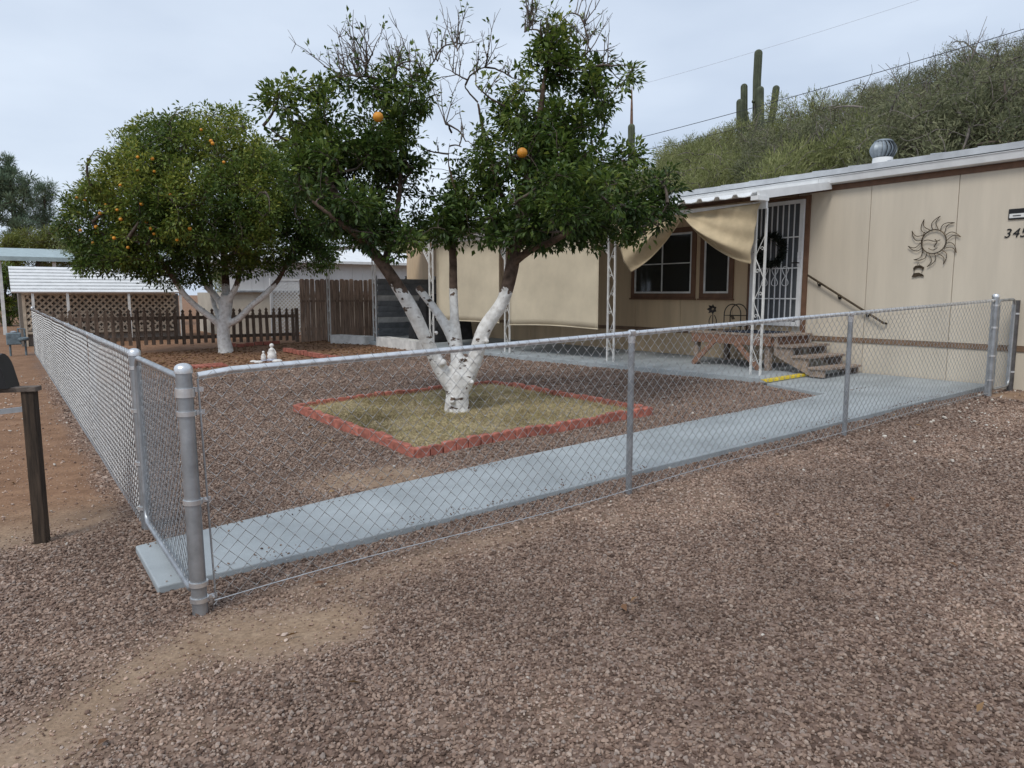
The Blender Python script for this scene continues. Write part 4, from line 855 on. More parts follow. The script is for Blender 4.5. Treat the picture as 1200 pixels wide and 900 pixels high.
# wall art: wire sun with a small hanging sign
sc = np.array([WX - .03, 1.37, 2.28]); sa = thing('sun_wall_art', tuple(sc), 'bronze wire sun with curling rays and a face hung on the beige wall', 'wall art')
def wl(y, z, dx=0): return (sc[0] + dx, sc[1] - y, sc[2] + z)
part('face_ring', MB().tube([wl(.165 * math.cos(a), .165 * math.sin(a)) for a in np.linspace(0, 2 * math.pi, 34)], .008, 6, False), M['bronze'], sa, True)
part('inner_arc', MB().tube([wl(-.12 + .03 * math.cos(a), .14 * math.sin(a), -.01) for a in np.linspace(math.pi * .55, math.pi * 1.45, 14)], .006, 5), M['bronze'], sa, True)
part('brow', MB().tube([wl(-.13 + .02 * k, .015 + .012 * math.sin(k * .6), -.01) for k in range(12)], .006, 5), M['bronze'], sa, True)
part('nose', MB().tube([wl(.02 + .045 * math.sin(a) * (1 - .25 * a), .03 - .03 * a, -.012) for a in np.linspace(0, 3.6, 12)], .007, 5), M['bronze'], sa, True)
part('smile', MB().tube([wl(-.06 + .12 * k / 9, -.085 - .03 * math.sin(math.pi * k / 9), -.01) for k in range(10)], .005, 5), M['bronze'], sa, True)
for k in range(10):
    a0 = 2 * math.pi * (k + .35) / 10; mb = MB()
    for sgn in (-1, 1):
        pts = []
        for i in range(9):
            t = i / 8; r_ = .165 + .185 * t; a = a0 + sgn * .22 * (1 - t) ** 1.1 + .16 * math.sin(t * math.pi * 1.2); pts.append(wl(r_ * math.cos(a), r_ * math.sin(a)))
        mb.tube(pts, .0052, 5)
    part('ray', mb, M['bronze'], sa, True)
hs_ = thing('hanging_sign', (WX - .02, 1.58, 1.86), 'tiny bronze two-tier sign hanging under the wire sun', 'wall art')
def w2(y, z, dx=0): return (WX - .022 + dx, 1.56 - y, 1.88 + z)
part('upper_banner', MB().prism([w2(-.07, .045), w2(-.04, .075), w2(.03, .08), w2(.08, .05), w2(.075, .02), w2(.02, .045), w2(-.03, .042), w2(-.065, .015)], (.008, 0, 0)), M['bronze'], hs_)
part('hanger', MB().tube([w2(-.05, .04), w2(-.055, -.03)], .004, 5).tube([w2(.06, .04), w2(.055, -.03)], .004, 5).tube([w2(-.02, .08), w2(0, .12), w2(.02, .08)], .003, 5), M['bronze'], hs_)
part('lower_banner', MB().prism([w2(-.085, -.085), w2(-.06, -.03), w2(.01, -.022), w2(.07, -.05), w2(.085, -.08), w2(.02, -.07), w2(-.04, -.085)], (.008, 0, 0)), M['bronze'], hs_)
# house number and plaque
def glyph(ch, y, z, h):
    cu = bpy.data.curves.new('digit_curve', 'FONT'); cu.body = ch; cu.size = h * 1.38; cu.extrude = .004; cu.shear = .25; tmp = bpy.data.objects.new('digit_tmp', cu); COL.objects.link(tmp)
    bpy.context.view_layer.update(); me = bpy.data.meshes.new_from_object(tmp.evaluated_get(bpy.context.evaluated_depsgraph_get())); bpy.data.objects.remove(tmp); bpy.data.curves.remove(cu)
    me.materials.clear(); me.materials.append(M['black']); o = bpy.data.objects.new('house_number_digit', me); COL.objects.link(o); o.parent = house
    o.matrix_local = Matrix.Translation(Vector((WX - .008, y, z)) - rootloc(house)) @ Matrix(((0, 0, -1, 0), (-1, 0, 0, 0), (0, 1, 0, 0), (0, 0, 0, 1))); return o
for ch, y_ in zip('345', (.515, .422, .335)): glyph(ch, y_, 2.28, .118)
pq = bpy.data.objects.new('plaque', None); COL.objects.link(pq); pq.parent = house; pq.location = Vector((WX, .3, 2.57)) - rootloc(house)
mb = MB(); mb.box((WX - .02, .17, 2.505), (WX - .001, .475, 2.64)); bevel(part('frame', mb, M['black'], pq), .006)
mb = MB(); mb.box((WX - .023, .29, 2.525), (WX - .0205, .46, 2.578)); part('face', mb, M['plaque'], pq); mb = MB(); mb.box((WX - .026, .33, 2.545), (WX - .0235, .42, 2.556)); part('marking', mb, M['black'], pq)
# awning over the patio
def afx(y): return 8.43 - .088 * (y - 3.0)
AY0, AY1 = 2.93, 16.6
aw = thing('patio_awning', (9.0, 9.0, 3.0), 'white pan-roof awning with scalloped front edge over the patio', 'awning')
def ap(y, t, dz=0): x1_ = afx(y) - .28; return (9.96 + (x1_ - 9.96) * t, y, 3.225 + (2.945 - 3.225) * t + dz)
ya = np.arange(AY0 + .05, AY1, .305)
for a, b in zip(ya[:-1], ya[1:]):
    w = b - a; prof = [(a + .004, .045), (a + .03, .045), (a + .055, .005), (a + w * .5, -.004), (b - .055, .005), (b - .03, .045), (b - .004, .045)]
    top = [ap(y, 1, z) for y, z in prof] + [ap(y, 1, z - .012) for y, z in prof[::-1]]; bk = [ap(y, 0, z) for y, z in prof] + [ap(y, 0, z - .012) for y, z in prof[::-1]]; n_ = len(top)
    mb = MB(); mb.add(top + bk, [tuple(range(n_)), tuple(range(2 * n_ - 1, n_ - 1, -1))] + [(i, n_ + i, n_ + (i + 1) % n_, (i + 1) % n_) for i in range(n_)]); part('roof_pan', mb, M['white'], aw)
mb = MB(); p, q = Vector(ap(AY0, 1)), Vector(ap(AY0, 0)); mb.bar(p + Vector((.03, 0, .0)), q + Vector((0, 0, .0)), .04, .115); part('end_fascia', mb, M['white'], aw)
mb = MB(); p, q = Vector((afx(AY0 + .02), AY0 + .03, 2.83)), Vector((afx(AY1), AY1 - .05, 2.83)); mb.bar(p, q, .05, .10); part('header_beam', mb, M['white'], aw)
mb = MB(); mb.box((afx(AY0) - .30, AY0 - .035, 2.875), (afx(AY0) - .05, AY0 + .09, 2.935)); part('gutter_end', mb, M['white'], aw)
def scroll_post(x, y, top, gap=.17, along=(0, 1), thin=.028):
    """pair of square tubes with ironwork between"""
    z = float(gz0(x, y)) + (.07 if y < 15.5 else -.03); ax_v = Vector((*along, 0)); c = Vector((x, y, 0))
    p = bpy.data.objects.new('post', None); COL.objects.link(p); p.parent = aw; p.location = Vector((x, y, z)) - rootloc(aw)
    for s in (-.5, .5):
        b_ = c + ax_v * gap * s; mb = MB(); mb.bar(b_ + Vector((0, 0, z)), b_ + Vector((0, 0, top)), thin, thin, (1, 0, 0)); part('tube', mb, M['whiteold'], p)
    zz = z + .12; k = 0
    while zz < top - .35:
        s = 1 if k % 2 else -1; mb = MB(); mb.tube([c + ax_v * (gap * .5 * s * .9) + Vector((0, 0, zz)), c - ax_v * (gap * .5 * s * .9) + Vector((0, 0, zz + .30))], .006, 5)
        q = c + ax_v * (-gap * .5 * s * .42) + Vector((0, 0, zz + .10))
        mb.tube([q + ax_v * (.034 * (1 - t * .12) * math.cos(t) * s) + Vector((0, 0, .034 * (1 - t * .12) * math.sin(t))) for t in np.linspace(0, 6.5, 16)], .0055, 5); part('scrollwork', mb, M['whiteold'], p); zz += .33; k += 1
POSTS = [(8.50, 3.09), (8.33, 6.08), (8.04, 8.95), (7.55, 11.35), (7.52, 14.45), (6.92, 16.2)]
for (x, y) in POSTS: scroll_post(x, y, 2.80 if abs(x - afx(y)) < .06 else 2.79)
# lattice corner brackets
def lattice_bits(corners, pitch, w, t, basis_u, basis_v, origin, inside):
    """diagonal strips clipped to a region: returns MB; coordinates in the (u,v) plane"""
    mb = MB(); O = Vector(origin); U = Vector(basis_u); V = Vector(basis_v); Nn = U.cross(V)
    u0, u1, v0, v1 = corners; Ld = (u1 - u0) + (v1 - v0)
    for sgn in (1, -1):
        k = -int(Ld / pitch) - 2
        while k * pitch < Ld + pitch:
            c = k * pitch; pts = []
            for s in np.linspace(0, 1, 60):
                u = u0 + (u1 - u0) * s; v = (c + (u - u0) + v0) if sgn > 0 else (c - (u - u0) + v0)
                if v0 <= v <= v1 and inside(u, v): pts.append((u, v))
            if len(pts) > 1:
                p = O + U * pts[0][0] + V * pts[0][1] + Nn * (t * .5 * sgn); q = O + U * pts[-1][0] + V * pts[-1][1] + Nn * (t * .5 * sgn); mb.bar(p, q, t * .9, w, tuple((V if True else U)))
            k += 1
    return mb
for (x, y) in POSTS[1:4]:
    mb = lattice_bits((.1, .55, 0, .55), .11, .022, .008, (0, 1, 0), (0, 0, 1), (x, y, 2.22), lambda u, v: v > u - .02)
    mb.bar((x, y + .09, 2.26), (x, y + .56, 2.76), .016, .02); part('lattice_bracket', mb, M['whiteold'], aw)
# roll-down shades
def shade(y0, y1, zb, zt, label, sag=.02):
    xa, xb = afx(y0) + .06, afx(y1) + .06; s = thing('roll_down_shade', ((xa + xb) / 2, (y0 + y1) / 2, zb), label, 'shade'); mb = MB(); nu, nv = 24, 14; vs = []
    for j in range(nv + 1):
        for i in range(nu + 1):
            u, v = i / nu, j / nv; vs.append((xa + (xb - xa) * u - .02 * math.sin(math.pi * u) * math.sin(math.pi * v) - .006 * math.sin(u * 9 + v * 2) * (1 - v), y0 + (y1 - y0) * u, zb + (zt - zb) * v - sag * (1 - v) * math.sin(math.pi * u) * -1))
    mb.add(vs, [(j * (nu + 1) + i, j * (nu + 1) + i + 1, (j + 1) * (nu + 1) + i + 1, (j + 1) * (nu + 1) + i) for j in range(nv) for i in range(nu)])
    o = part('cloth', mb, M['shade2'], s, True); m = o.modifiers.new('thick', 'SOLIDIFY'); m.thickness = .004
    mb = MB(); mb.tube([(xa, y0, zt + .02), (xb, y1, zt + .02)], .035, 10); part('roller', mb, M['whiteold'], s, True)
    mb = MB(); mb.tube([(xa + (xb - xa) * u - .004, y0 + (y1 - y0) * u, zb + sag * math.sin(math.pi * u)) for u in np.linspace(0, 1, 12)], .012, 8); part('bottom_bar', mb, M['shade2'], s, True)
shade(6.28, 8.78, .92, 2.72, 'cream roll-down shade with a bowed bottom edge beside the window bay', .03)
shade(9.12, 11.45, .95, 2.72, 'cream roll-down shade hanging beyond the second patio post', .01)
# tied-back drape: two swags from one knot
def swag(top_out, bot_out, tie, ctrl, label):
    s = thing('swag_curtain', (8.3, top_out[0], bot_out[1]), label, 'curtain'); nu, nv = 34, 40; vs = []
    for j in range(nv + 1):
        v = j / nv
        for i in range(nu + 1):
            u = i / nu
            ty = top_out[0] + (tie[0] - top_out[0]) * u; tz = top_out[1] + (tie[1] + .05 - top_out[1]) * u
            by = (1 - u) ** 2 * bot_out[0] + 2 * u * (1 - u) * ctrl[0] + u * u * tie[0]; bz = (1 - u) ** 2 * bot_out[1] + 2 * u * (1 - u) * ctrl[1] + u * u * (tie[1] - .03)
            vv = v ** 1.05; y = ty + (by - ty) * vv; z = tz + (bz - tz) * vv - .10 * math.sin(math.pi * v) * u * (1 - u) * 2
            bulge = -.13 * math.sin(math.pi * min(1, v * 1.05)) * math.sin(math.pi * (u * .8 + .12)); fold = (-.075 * math.sin(v * 8.5 + u * 3.2 + .6) - .05 * math.sin(v * 17 + u * 4.5)) * (.3 + u) * (1 - u ** 6) * math.sin(math.pi * v) ** .4 - .018 * math.sin(v * 23 + u * 5) * u
            vs.append((afx(y) - .06 + bulge + fold, y, z))
    mb = MB(); mb.add(vs, [(j * (nu + 1) + i, j * (nu + 1) + i + 1, (j + 1) * (nu + 1) + i + 1, (j + 1) * (nu + 1) + i) for j in range(nv) for i in range(nu)])
    o = part('cloth', mb, M['shade'], s, True); m = o.modifiers.new('thick', 'SOLIDIFY'); m.thickness = .004; return s
swag((3.02, 2.86), (3.14, 1.99), (4.33, 2.76), (3.75, 2.12), 'tan swag curtain gathered to the knot, on the door side')
sw = swag((5.95, 2.86), (5.42, 1.92), (4.40, 2.76), (4.80, 2.18), 'tan swag curtain gathered to the knot, on the shaded window side')
mb = MB(); mb.tube([(afx(4.36) - .1 + .012 * math.sin(k), 4.36 + .035 * math.cos(k), 2.74 + .004 * k) for k in np.linspace(0, 12.5, 30)], .008, 6); mb.tube([(afx(4.36) - .1, 4.36, 2.78), (afx(4.36) - .03, 4.36, 2.86)], .006, 6); part('tie_cord', mb, M['shade'], sw, True)
# ------------------------------------------------------------------ wooden steps and landing
gs = float(gz0(9.5, 3)) + .04; SX0, SX1 = 8.98, 9.96
st = thing('entry_steps', (9.4, 3.2, gs), 'wooden landing with open steps leading down from the white barred door', 'steps')
def plank(name, a, b, m): mb = MB(); mb.box(a, b); return bevel(part(name, mb, M[m], st), .005)
hts = [.93, .785, .64, .49]; fy_ = [3.08, 2.80, 2.53, 2.26]
yy = 3.10
while yy < 4.78: plank('landing_board', (SX0, yy, .90), (SX1, yy + .135, .935), 'deckgrey'); yy += .142
for h, y_ in zip(hts[1:], fy_[1:]):
    plank('tread', (SX0, y_, h - .035), (SX1, y_ + .135, h), 'deckgrey'); plank('tread', (SX0, y_ + .141, h - .037), (SX1, y_ + .285, h - .002), 'deckgrey')
for x_ in (SX0 + .03, SX1 - .07):
    z1_ = .86; mb = MB(); mb.prism([(x_, 3.14, .895), (x_, 3.14, .62), (x_, 2.50, gs + .0), (x_, 2.29, gs), (x_, 2.29, .45), (x_, 2.56, .45), (x_, 2.56, .60), (x_, 2.83, .60), (x_, 2.83, .745), (x_, 3.10, .745), (x_, 3.10, .895)], (.035, 0, 0)); part('stringer', mb, M['deckgrey'], st)
plank('side_joist', (SX0 + .004, 3.2, .75), (SX0 + .042, 4.76, .898), 'deckwood'); plank('side_joist', (SX1 - .04, 3.2, .75), (SX1 - .004, 4.76, .898), 'deckwood'); plank('front_joist', (SX0 + .043, 3.16, .75), (SX1 - .041, 3.197, .897), 'deckwood')
for (x_, y_) in ((SX0 + .05, 3.24), (SX0 + .05, 4.66), (SX1 - .14, 3.24), (SX1 - .14, 4.66)): plank('leg', (x_, y_, gs), (x_ + .085, y_ + .085, .745), 'deckgrey')
mb = MB(); mb.bar((SX0 - .012, 4.70, gs + .03), (SX0 - .012, 4.25, .80), .03, .085, (0, 1, 0)); part('brace', mb, M['deckwood'], st)
mb = MB(); mb.bar((SX0 - .012, 3.36, gs + .03), (SX0 - .012, 3.85, .80), .03, .085, (0, 1, 0)); part('brace', mb, M['deckwood'], st)
mb = MB(); mb.box((9.05, 3.42, .937), (9.8, 4.15, .952)); bevel(solo('doormat', mb, M['doormat'], 'dark blue doormat lying on the wooden landing before the door', 'doormat', (9.4, 3.8, .937)), .004)
# ironwork on the landing: a flower stake stand and an arched rack
q0 = Vector((9.35, 4.62, .937)); fl = thing('iron_flower_stand', tuple(q0), 'dark iron stand topped with a metal flower on the landing', 'ornament')
part('stem', MB().tube([q0, q0 + Vector((0, 0, .36))], .008, 6), M['steel_dark'], fl)
for s in (-1, 1): part('scroll', MB().tube([q0 + Vector((0, s * (.03 + .05 * math.sin(t)), .04 + .07 * t)) for t in np.linspace(0, 3.1, 12)], .007, 6), M['steel_dark'], fl, True)
for k in range(7):
    a = 2 * math.pi * k / 7; d_ = Vector((-.35, math.cos(a), math.sin(a) * .8)); c = q0 + Vector((0, 0, .36)); e_ = Vector((0, -math.sin(a), math.cos(a))) * .03
    part('petal', MB().prism([c + d_ * .015, c + d_ * .06 + e_, c + d_ * .11, c + d_ * .06 - e_], (.006, 0, 0)), M['steel_dark'], fl)
part('foot', MB().lathe([(.07, 0), (.07, .012), (.02, .02)], q0, 12), M['steel_dark'], fl)
q1 = Vector((9.4, 4.25, .937)); ar = thing('arched_rack', tuple(q1), 'thin arched iron rack standing on the landing beside the flower stand', 'rack')
for dx in (0, .16):
    part('hoop', MB().tube([q1 + Vector((dx, -.17, 0)), q1 + Vector((dx, -.17, .28))] + [q1 + Vector((dx, -.17 * math.cos(a), .28 + .17 * math.sin(a))) for a in np.linspace(.2, math.pi - .2, 12)] + [q1 + Vector((dx, .17, .28)), q1 + Vector((dx, .17, 0))], .009, 6), M['steel_dark'], ar, True)
for z in (.08, .26): part('shelf_wire', MB().tube([q1 + Vector((0, -.17, z)), q1 + Vector((.16, -.17, z)), q1 + Vector((.16, .17, z)), q1 + Vector((0, .17, z)), q1 + Vector((0, -.17, z))], .006, 5), M['steel_dark'], ar)
part('leaf_motif', MB().prism([q1 + Vector((-.01, -.06, .2)), q1 + Vector((-.01, -.02, .27)), q1 + Vector((-.01, .03, .25)), q1 + Vector((-.01, 0, .19))], (.006, 0, 0)), M['bronze'], ar)

# ------------------------------------------------------------------ back of the porch
def louvre_wall():
    t = thing('louvred_screen', (9.0, 15.5, .3), 'grey louvred board screen closing the far end of the patio', 'screen')
    z = .36; k = 0
    while z < 2.05:
        mb = MB(); mb.bar((8.10, 15.5, z), (9.98, 15.5, z), .02, .165, (0, -.45, 1)); part('louvre', mb, M['louvre' if k % 4 != 3 else 'whiteold'], t); z += .155; k += 1
    for x_ in (8.08, 9.02, 9.99): mb = MB(); mb.box((x_ - .025, 15.52, .25), (x_ + .025, 15.57, 2.08)); part('post', mb, M['galv_dull'], t)
louvre_wall()
def cover_lump(name, c, sx, sy, h, label, cat, seed, m='blackcloth'):
    r2 = np.random.default_rng(seed); mb = MB(); n_ = 22; prof = [(1.0, 0), (1.03, .15), (.98, .4), (.93, .65), (.88, .84), (.74, .95), (.45, 1.0), (.02, 1.01)]
    vs = []
    for r_, z in prof:
        for k in range(n_):
            a = 2 * math.pi * k / n_; sq = 1 / max(abs(math.cos(a)), abs(math.sin(a))) ** .75; w = 1 + .07 * math.sin(a * 5 + seed) * (1 - z) + .03 * r2.normal()
            vs.append((c[0] + sx * r_ * sq * w * math.cos(a), c[1] + sy * r_ * sq * w * math.sin(a), c[2] + h * z * (1 + .05 * math.sin(a * 2 + seed))))
    mb.add(vs, [(j * n_ + i, j * n_ + (i + 1) % n_, (j + 1) * n_ + (i + 1) % n_, (j + 1) * n_ + i) for j in range(len(prof) - 1) for i in range(n_)])
    return solo(name, mb, M[m], label, cat, c, smooth=True)
zp = .36
cover_lump('covered_grill', (8.75, 13.6, zp), .34, .26, 1.15, 'tall black covered grill standing against the louvred screen', 'grill', 2)
cover_lump('trash_bag', (8.15, 13.2, zp), .22, .2, .42, 'low black bag on the patio between grill and planter', 'bag', 5)
cover_lump('trash_bag', (8.45, 12.6, zp), .26, .22, .5, 'rounder black bag on the patio in front of the grill', 'bag', 9)
cover_lump('covered_chair', (9.2, 12.9, zp), .3, .3, .95, 'black covered chair standing by the house wall beyond the shades', 'chair', 12)
# white planter boxes
def planter(p, q, h, label):
    p = Vector(p); q = Vector(q); z = float(gz0(*(p + q)[:2]) * .5 + 0) ; z = float(gz0((p.x + q.x) / 2, 0)) - .03; d = (q - p).normalized(); nn_ = Vector((-d.y, d.x)); W = .32
    t = thing('planter_box', ((p.x + q.x) / 2, (p.y + q.y) / 2, z), label, 'planter'); c = [p, q, q - nn_ * -W, p - nn_ * -W]
    if ((c[2] - c[1]).x) < 0: c = [p, q, q + nn_ * -W, p + nn_ * -W]
    for a, b in zip(c, c[1:] + c[:1]):
        mb = MB(); mb.bar((a.x, a.y, z + h / 2), (b.x, b.y, z + h / 2), .03, h); bevel(part('side_board', mb, M['whiteold'], t), .003)
    mb = MB(); mb.add([(a.x, a.y, z + h * .8) for a in c], [(0, 1, 2, 3)]); part('soil', mb, M['bedsoil'], t)
planter((6.72, 15.6), (7.15, 14.3), .25, 'shorter white planter box in front of the tall board fence')
planter((7.22, 13.7), (7.2, 11.5), .26, 'longer white planter box before the black covered things')

# ------------------------------------------------------------------ wooden fences at the back
pk = thing('picket_fence', (3.2, 17, .1), 'low dark brown picket fence across the back of the yard', 'fence')
def picket_mesh(w, h, t, name, m):
    mb = MB(); mb.prism([(-w / 2, t / 2, 0), (w / 2, t / 2, 0), (w / 2, t / 2, h - .14), (w * .28, t / 2, h - .10), (w * .5, t / 2, h - .06), (0, t / 2, h), (-w * .5, t / 2, h - .06), (-w * .28, t / 2, h - .10), (-w / 2, t / 2, h - .14)], (0, -t, 0)); return mb.mesh(name, M[m])
pm_ = picket_mesh(.088, .93, .02, 'picket', 'picket'); x_ = .16
while x_ < 6.25:
    piece('picket', pm_, pk, (x_, 16.97, .25 + .0 * x_ + random.uniform(-.02, .02)), (0, random.uniform(-.02, .02), 0)); x_ += .181 + random.uniform(-.008, .008)
for z in (.42, .94):
    for a, b in ((.1, 2.15), (2.15, 4.2), (4.2, 6.28)): mb = MB(); mb.box((a + .01, 16.985, z - .045), (b - .01, 17.02, z + .045)); part('rail', mb, M['picket'], pk)
for x_ in (.1, 2.15, 4.2, 6.28): mb = MB(); mb.box((x_ - .045, 17.022, -.05), (x_ + .045, 17.11, 1.16)); part('post', mb, M['picket'], pk)
bf = thing('board_fence', (7.4, 16.95, .2), 'tall grey-brown board fence with clipped board tops beside the picket fence', 'fence')
mb = MB(); w, h, t = .138, 1.80, .019; mb.prism([(-w / 2, t / 2, 0), (w / 2, t / 2, 0), (w / 2, t / 2, h - .035), (w / 2 - .03, t / 2, h), (-w / 2 + .03, t / 2, h), (-w / 2, t / 2, h - .035)], (0, -t, 0)); bme = mb.mesh('board', M['board'])
x_ = 6.42
while x_ < 8.75: piece('board', bme, bf, (x_, 16.93 + random.uniform(-.004, .004), .19 + random.uniform(-.015, .015)), (0, random.uniform(-.006, .006), 0)); x_ += .148 + random.uniform(0, .006)
for z in (.55, 1.5): mb = MB(); mb.box((6.35, 16.945, z - .045), (8.75, 16.985, z + .045)); part('rail', mb, M['board'], bf)
for z in (1.36,):
    mb = MB(); mb.box((6.35, 16.89, z - .03), (8.75, 16.918, z + .03)); part('face_rail', mb, M['board'], bf)
# red bricks and figurines in the yard
brick = MB(); brick.box((-.1, -.05, 0), (.1, .05, .06)); brme = brick.mesh('brick', M['redbrick'])
def brick_row(p, q, label, name='brick_row'):
    p = Vector((*p, 0)); q = Vector((*q, 0)); L = (q - p).length; d = (q - p) / L; t = thing(name, (p.x, p.y, float(gz(p.x, p.y))), label, 'bricks'); n_ = int(L / .215); a = math.atan2(d.y, d.x)
    for i in range(n_):
        c = p + d * (i + .5) * L / n_; piece('brick', brme, t, (c.x, c.y, float(gz(c.x, c.y)) + .01 + random.uniform(-.01, .015)), (random.uniform(-.03, .03), random.uniform(-.03, .03), a + random.uniform(-.05, .05)), (1, 1, 1.5))
brick_row((4.89, 13.9), (4.98, 10.7), 'line of red bricks laid across the earth towards the planter')
brick_row((4.2, 16.55), (5.6, 16.5), 'short row of red bricks at the foot of the picket fence')
t = thing('brick_pad', (2.6, 12.0, .1), 'flat pad of red bricks lying in the earth behind the gate', 'bricks')
for i in range(4):
    for j in range(5): piece('brick', brme, t, (2.28 + .215 * i + random.uniform(-.01, .01), 11.75 + .115 * j, float(gz(2.5, 12)) - .012 + random.uniform(-.008, .008)), (random.uniform(-.03, .03), random.uniform(-.03, .03), random.uniform(-.06, .06)))
def figurine(c, s, label, name, mcloth):
    t = thing(name, c, label, 'figurine'); cx, cy, cz = c
    part('base', MB().lathe([(.11 * s, -.02), (.12 * s, .02 * s), (.10 * s, .05 * s)], c, 14), M['ceramic_blue'], t, True)
    part('body', MB().lathe([(.09 * s, .05 * s), (.105 * s, .09 * s), (.085 * s, .16 * s), (.06 * s, .22 * s), (.065 * s, .25 * s), (.03 * s, .285 * s), (.028 * s, .30 * s)], c, 14), M[mcloth], t, True)
    part('head', MB().ball((cx, cy, cz + .335 * s), .048 * s, 10), M['pot'], t, True)
    for k in (-1, 1): part('arm', MB().tube([(cx + .05 * s * rgt[0] * k, cy + .05 * s * rgt[1] * k, cz + .24 * s), (cx + .085 * s * rgt[0] * k, cy + .085 * s * rgt[1] * k, cz + .17 * s), (cx + .03 * s * rgt[0] * k - .06 * s * fw0[0], cy + .03 * s * rgt[1] * k - .06 * s * fw0[1], cz + .14 * s)], [.02 * s, .018 * s, .013 * s], 8), M['pot'], t, True)
gp = lambda p: (float(p[0]), float(p[1]), float(gz(p[0], p[1])))
figurine(gp(G(319, 422)), 1.0, 'taller white garden figurine on a pale blue base', 'figurine', 'pot')
figurine(gp(G(309, 422)), .58, 'smaller white garden figurine beside the taller one', 'figurine', 'pot')
for k, (a, b) in enumerate(((297, 424), (303, 425), (325, 424))):
    p = gp(G(a, b)); solo('garden_stone', MB().ball((p[0], p[1], p[2] + .02), .06 + .012 * k, 6, (1.3, 1, .55)), M['pot'], ('flat pale stone left of the small figurine', 'rounded pale stone in front of the small figurine', 'larger pale stone beside the tall figurine base')[k].replace(' left of', ' lying outside'), 'stone', p, smooth=True)

# ------------------------------------------------------------------ neighbour beyond the back fence
nb = thing('slatted_awning_shelter', (2, 22.5, 0), 'low shelter with white slatted awning and beige lattice behind the picket fence', 'shelter')
NSL = 8
for k in range(NSL):
    t0, t1 = k / NSL, (k + 1.12) / NSL; f = lambda t: (22.0 + 1.5 * t, 1.60 + .80 * t)
    (ya0, za0), (ya1, za1) = f(t0), f(t1); xr = 4.25 - .1 * t0
    mb = MB(); mb.prism([(-.40, ya0, za0 - .012), (-.40, ya0 - .03, za0 + .03), (-.40, ya0 + .02, za0 + .075), (-.40, ya1, za1 - .01), (-.40, ya1, za1 - .03)], (xr + .4, 0, 0)); part('awning_slat', mb, M['white'], nb)
for x_ in (.12, 1.0, 2.65, 4.15): mb = MB(); mb.box((x_ - .035, 22.02, -.1), (x_ + .035, 22.09, 1.62)); part('post', mb, M['whiteold'], nb)
mb = lattice_bits((0, 4.2, 0, 1.12), .19, .055, .012, (1, 0, 0), (0, 0, 1), (-.1, 22.6, .42), lambda u, v: True); part('lattice', mb, M['lattice'], nb)
mb = MB(); mb.box((-.1, 22.58, 1.52), (4.1, 22.64, 1.60)); mb.box((-.1, 22.58, .36), (4.1, 22.64, .43)); mb.box((-.14, 22.57, -.1), (-.06, 22.65, 1.6)); part('lattice_frame', mb, M['lattice'], nb)
mb = MB(); mb.box((-.22, 22.66, -.1), (4.2, 24.2, 1.58)); part('store', mb, mat('dark store wall', (.19, .17, .15), .8), nb)
cpz = thing('carport', (-1, 31, 0), 'grey-green metal carport roof on a white post beyond the lattice shelter', 'carport')
pa, pb_ = onY(-30, 309, 30), onY(92, 306, 30)
mb = MB(); mb.prism([(pa[0], 30, 2.82), (pa[0], 30, 2.98), (pa[0], 35, 3.55), (pa[0], 35, 3.40)], (pb_[0] - pa[0], 0, 0)); part('roof', mb, M['greenmetal'], cpz)
for pxx in (65, 1): p = onY(pxx, 330, 30.3); mb = MB(); mb.box((p[0] - .06, 30.24, -.1), (p[0] + .06, 30.36, 2.9)); part('post', mb, M['whiteold'], cpz)
nh = thing('neighbour_house', (8.5, 22, 0), 'white neighbouring mobile home with beige skirting behind the board fence', 'house')
mb = MB(); mb.box((5.5, 21.6, -.1), (13.5, 26, 1.62)); part('skirting', mb, M['neighbour_skirt'], nh)
for a in np.arange(5.5, 13.3, .4): mb = MB(); mb.box((a + .003, 21.52, 1.68), (min(a + .397, 13.5), 21.6, 2.62)); part('wall_panel', mb, M['neighbour'], nh)
mb = MB(); mb.box((5.45, 21.48, 1.622), (13.5, 21.6, 1.678)); part('ledge', mb, M['galv_dull'], nh)
mb = MB(); mb.prism([(5.3, 21.2, 2.63), (5.3, 21.2, 2.72), (5.3, 24.0, 3.25), (5.3, 26.4, 2.72), (5.3, 26.4, 2.63)], (8.4, 0, 0)); part('roof', mb, M['white'], nh)
wl_ = thing('white_lattice', (7.5, 19.5, .2), 'white lattice panel with posts beyond the end of the picket fence', 'lattice')
mb = lattice_bits((0, 1.15, 0, 1.75), .12, .03, .01, (1, 0, 0), (0, 0, 1), (6.35, 19.5, .25), lambda u, v: True); part('strips', mb, M['white'], wl_)
mb = MB(); mb.box((6.28, 19.46, 0), (6.35, 19.53, 2.05)); mb.box((7.5, 19.46, 0), (7.57, 19.53, 2.05)); mb.box((6.351, 19.47, 1.98), (7.499, 19.52, 2.04)); part('frame', mb, M['white'], wl_)
# meter by the end of the long fence
mt = thing('utility_meter', (-.42, 18.7, 0), 'blue-grey utility meter with pipes at the far end of the long fence', 'meter')
bevel(part('case', MB().box((-.62, 18.62, .28), (-.30, 18.84, .58)), M['meter'], mt), .02)
part('regulator', MB().lathe([(.07, -.05), (.12, -.03), (.13, 0), (.12, .03), (.07, .05)], (-.26, 18.66, .42), 14), M['meter'], mt, True)
part('pipe', MB().tube([(-.55, 18.73, -.05), (-.55, 18.73, .3)], .025, 8).tube([(-.36, 18.73, .55), (-.36, 18.73, .68), (-.22, 18.73, .68), (-.22, 18.73, -.05)], .025, 8), M['meter'], mt, True)
part('dial', MB().lathe([(.07, 0), (.075, .02), (.03, .05)], (-.46, 18.73, .58), 12), M['galv_dull'], mt, True)

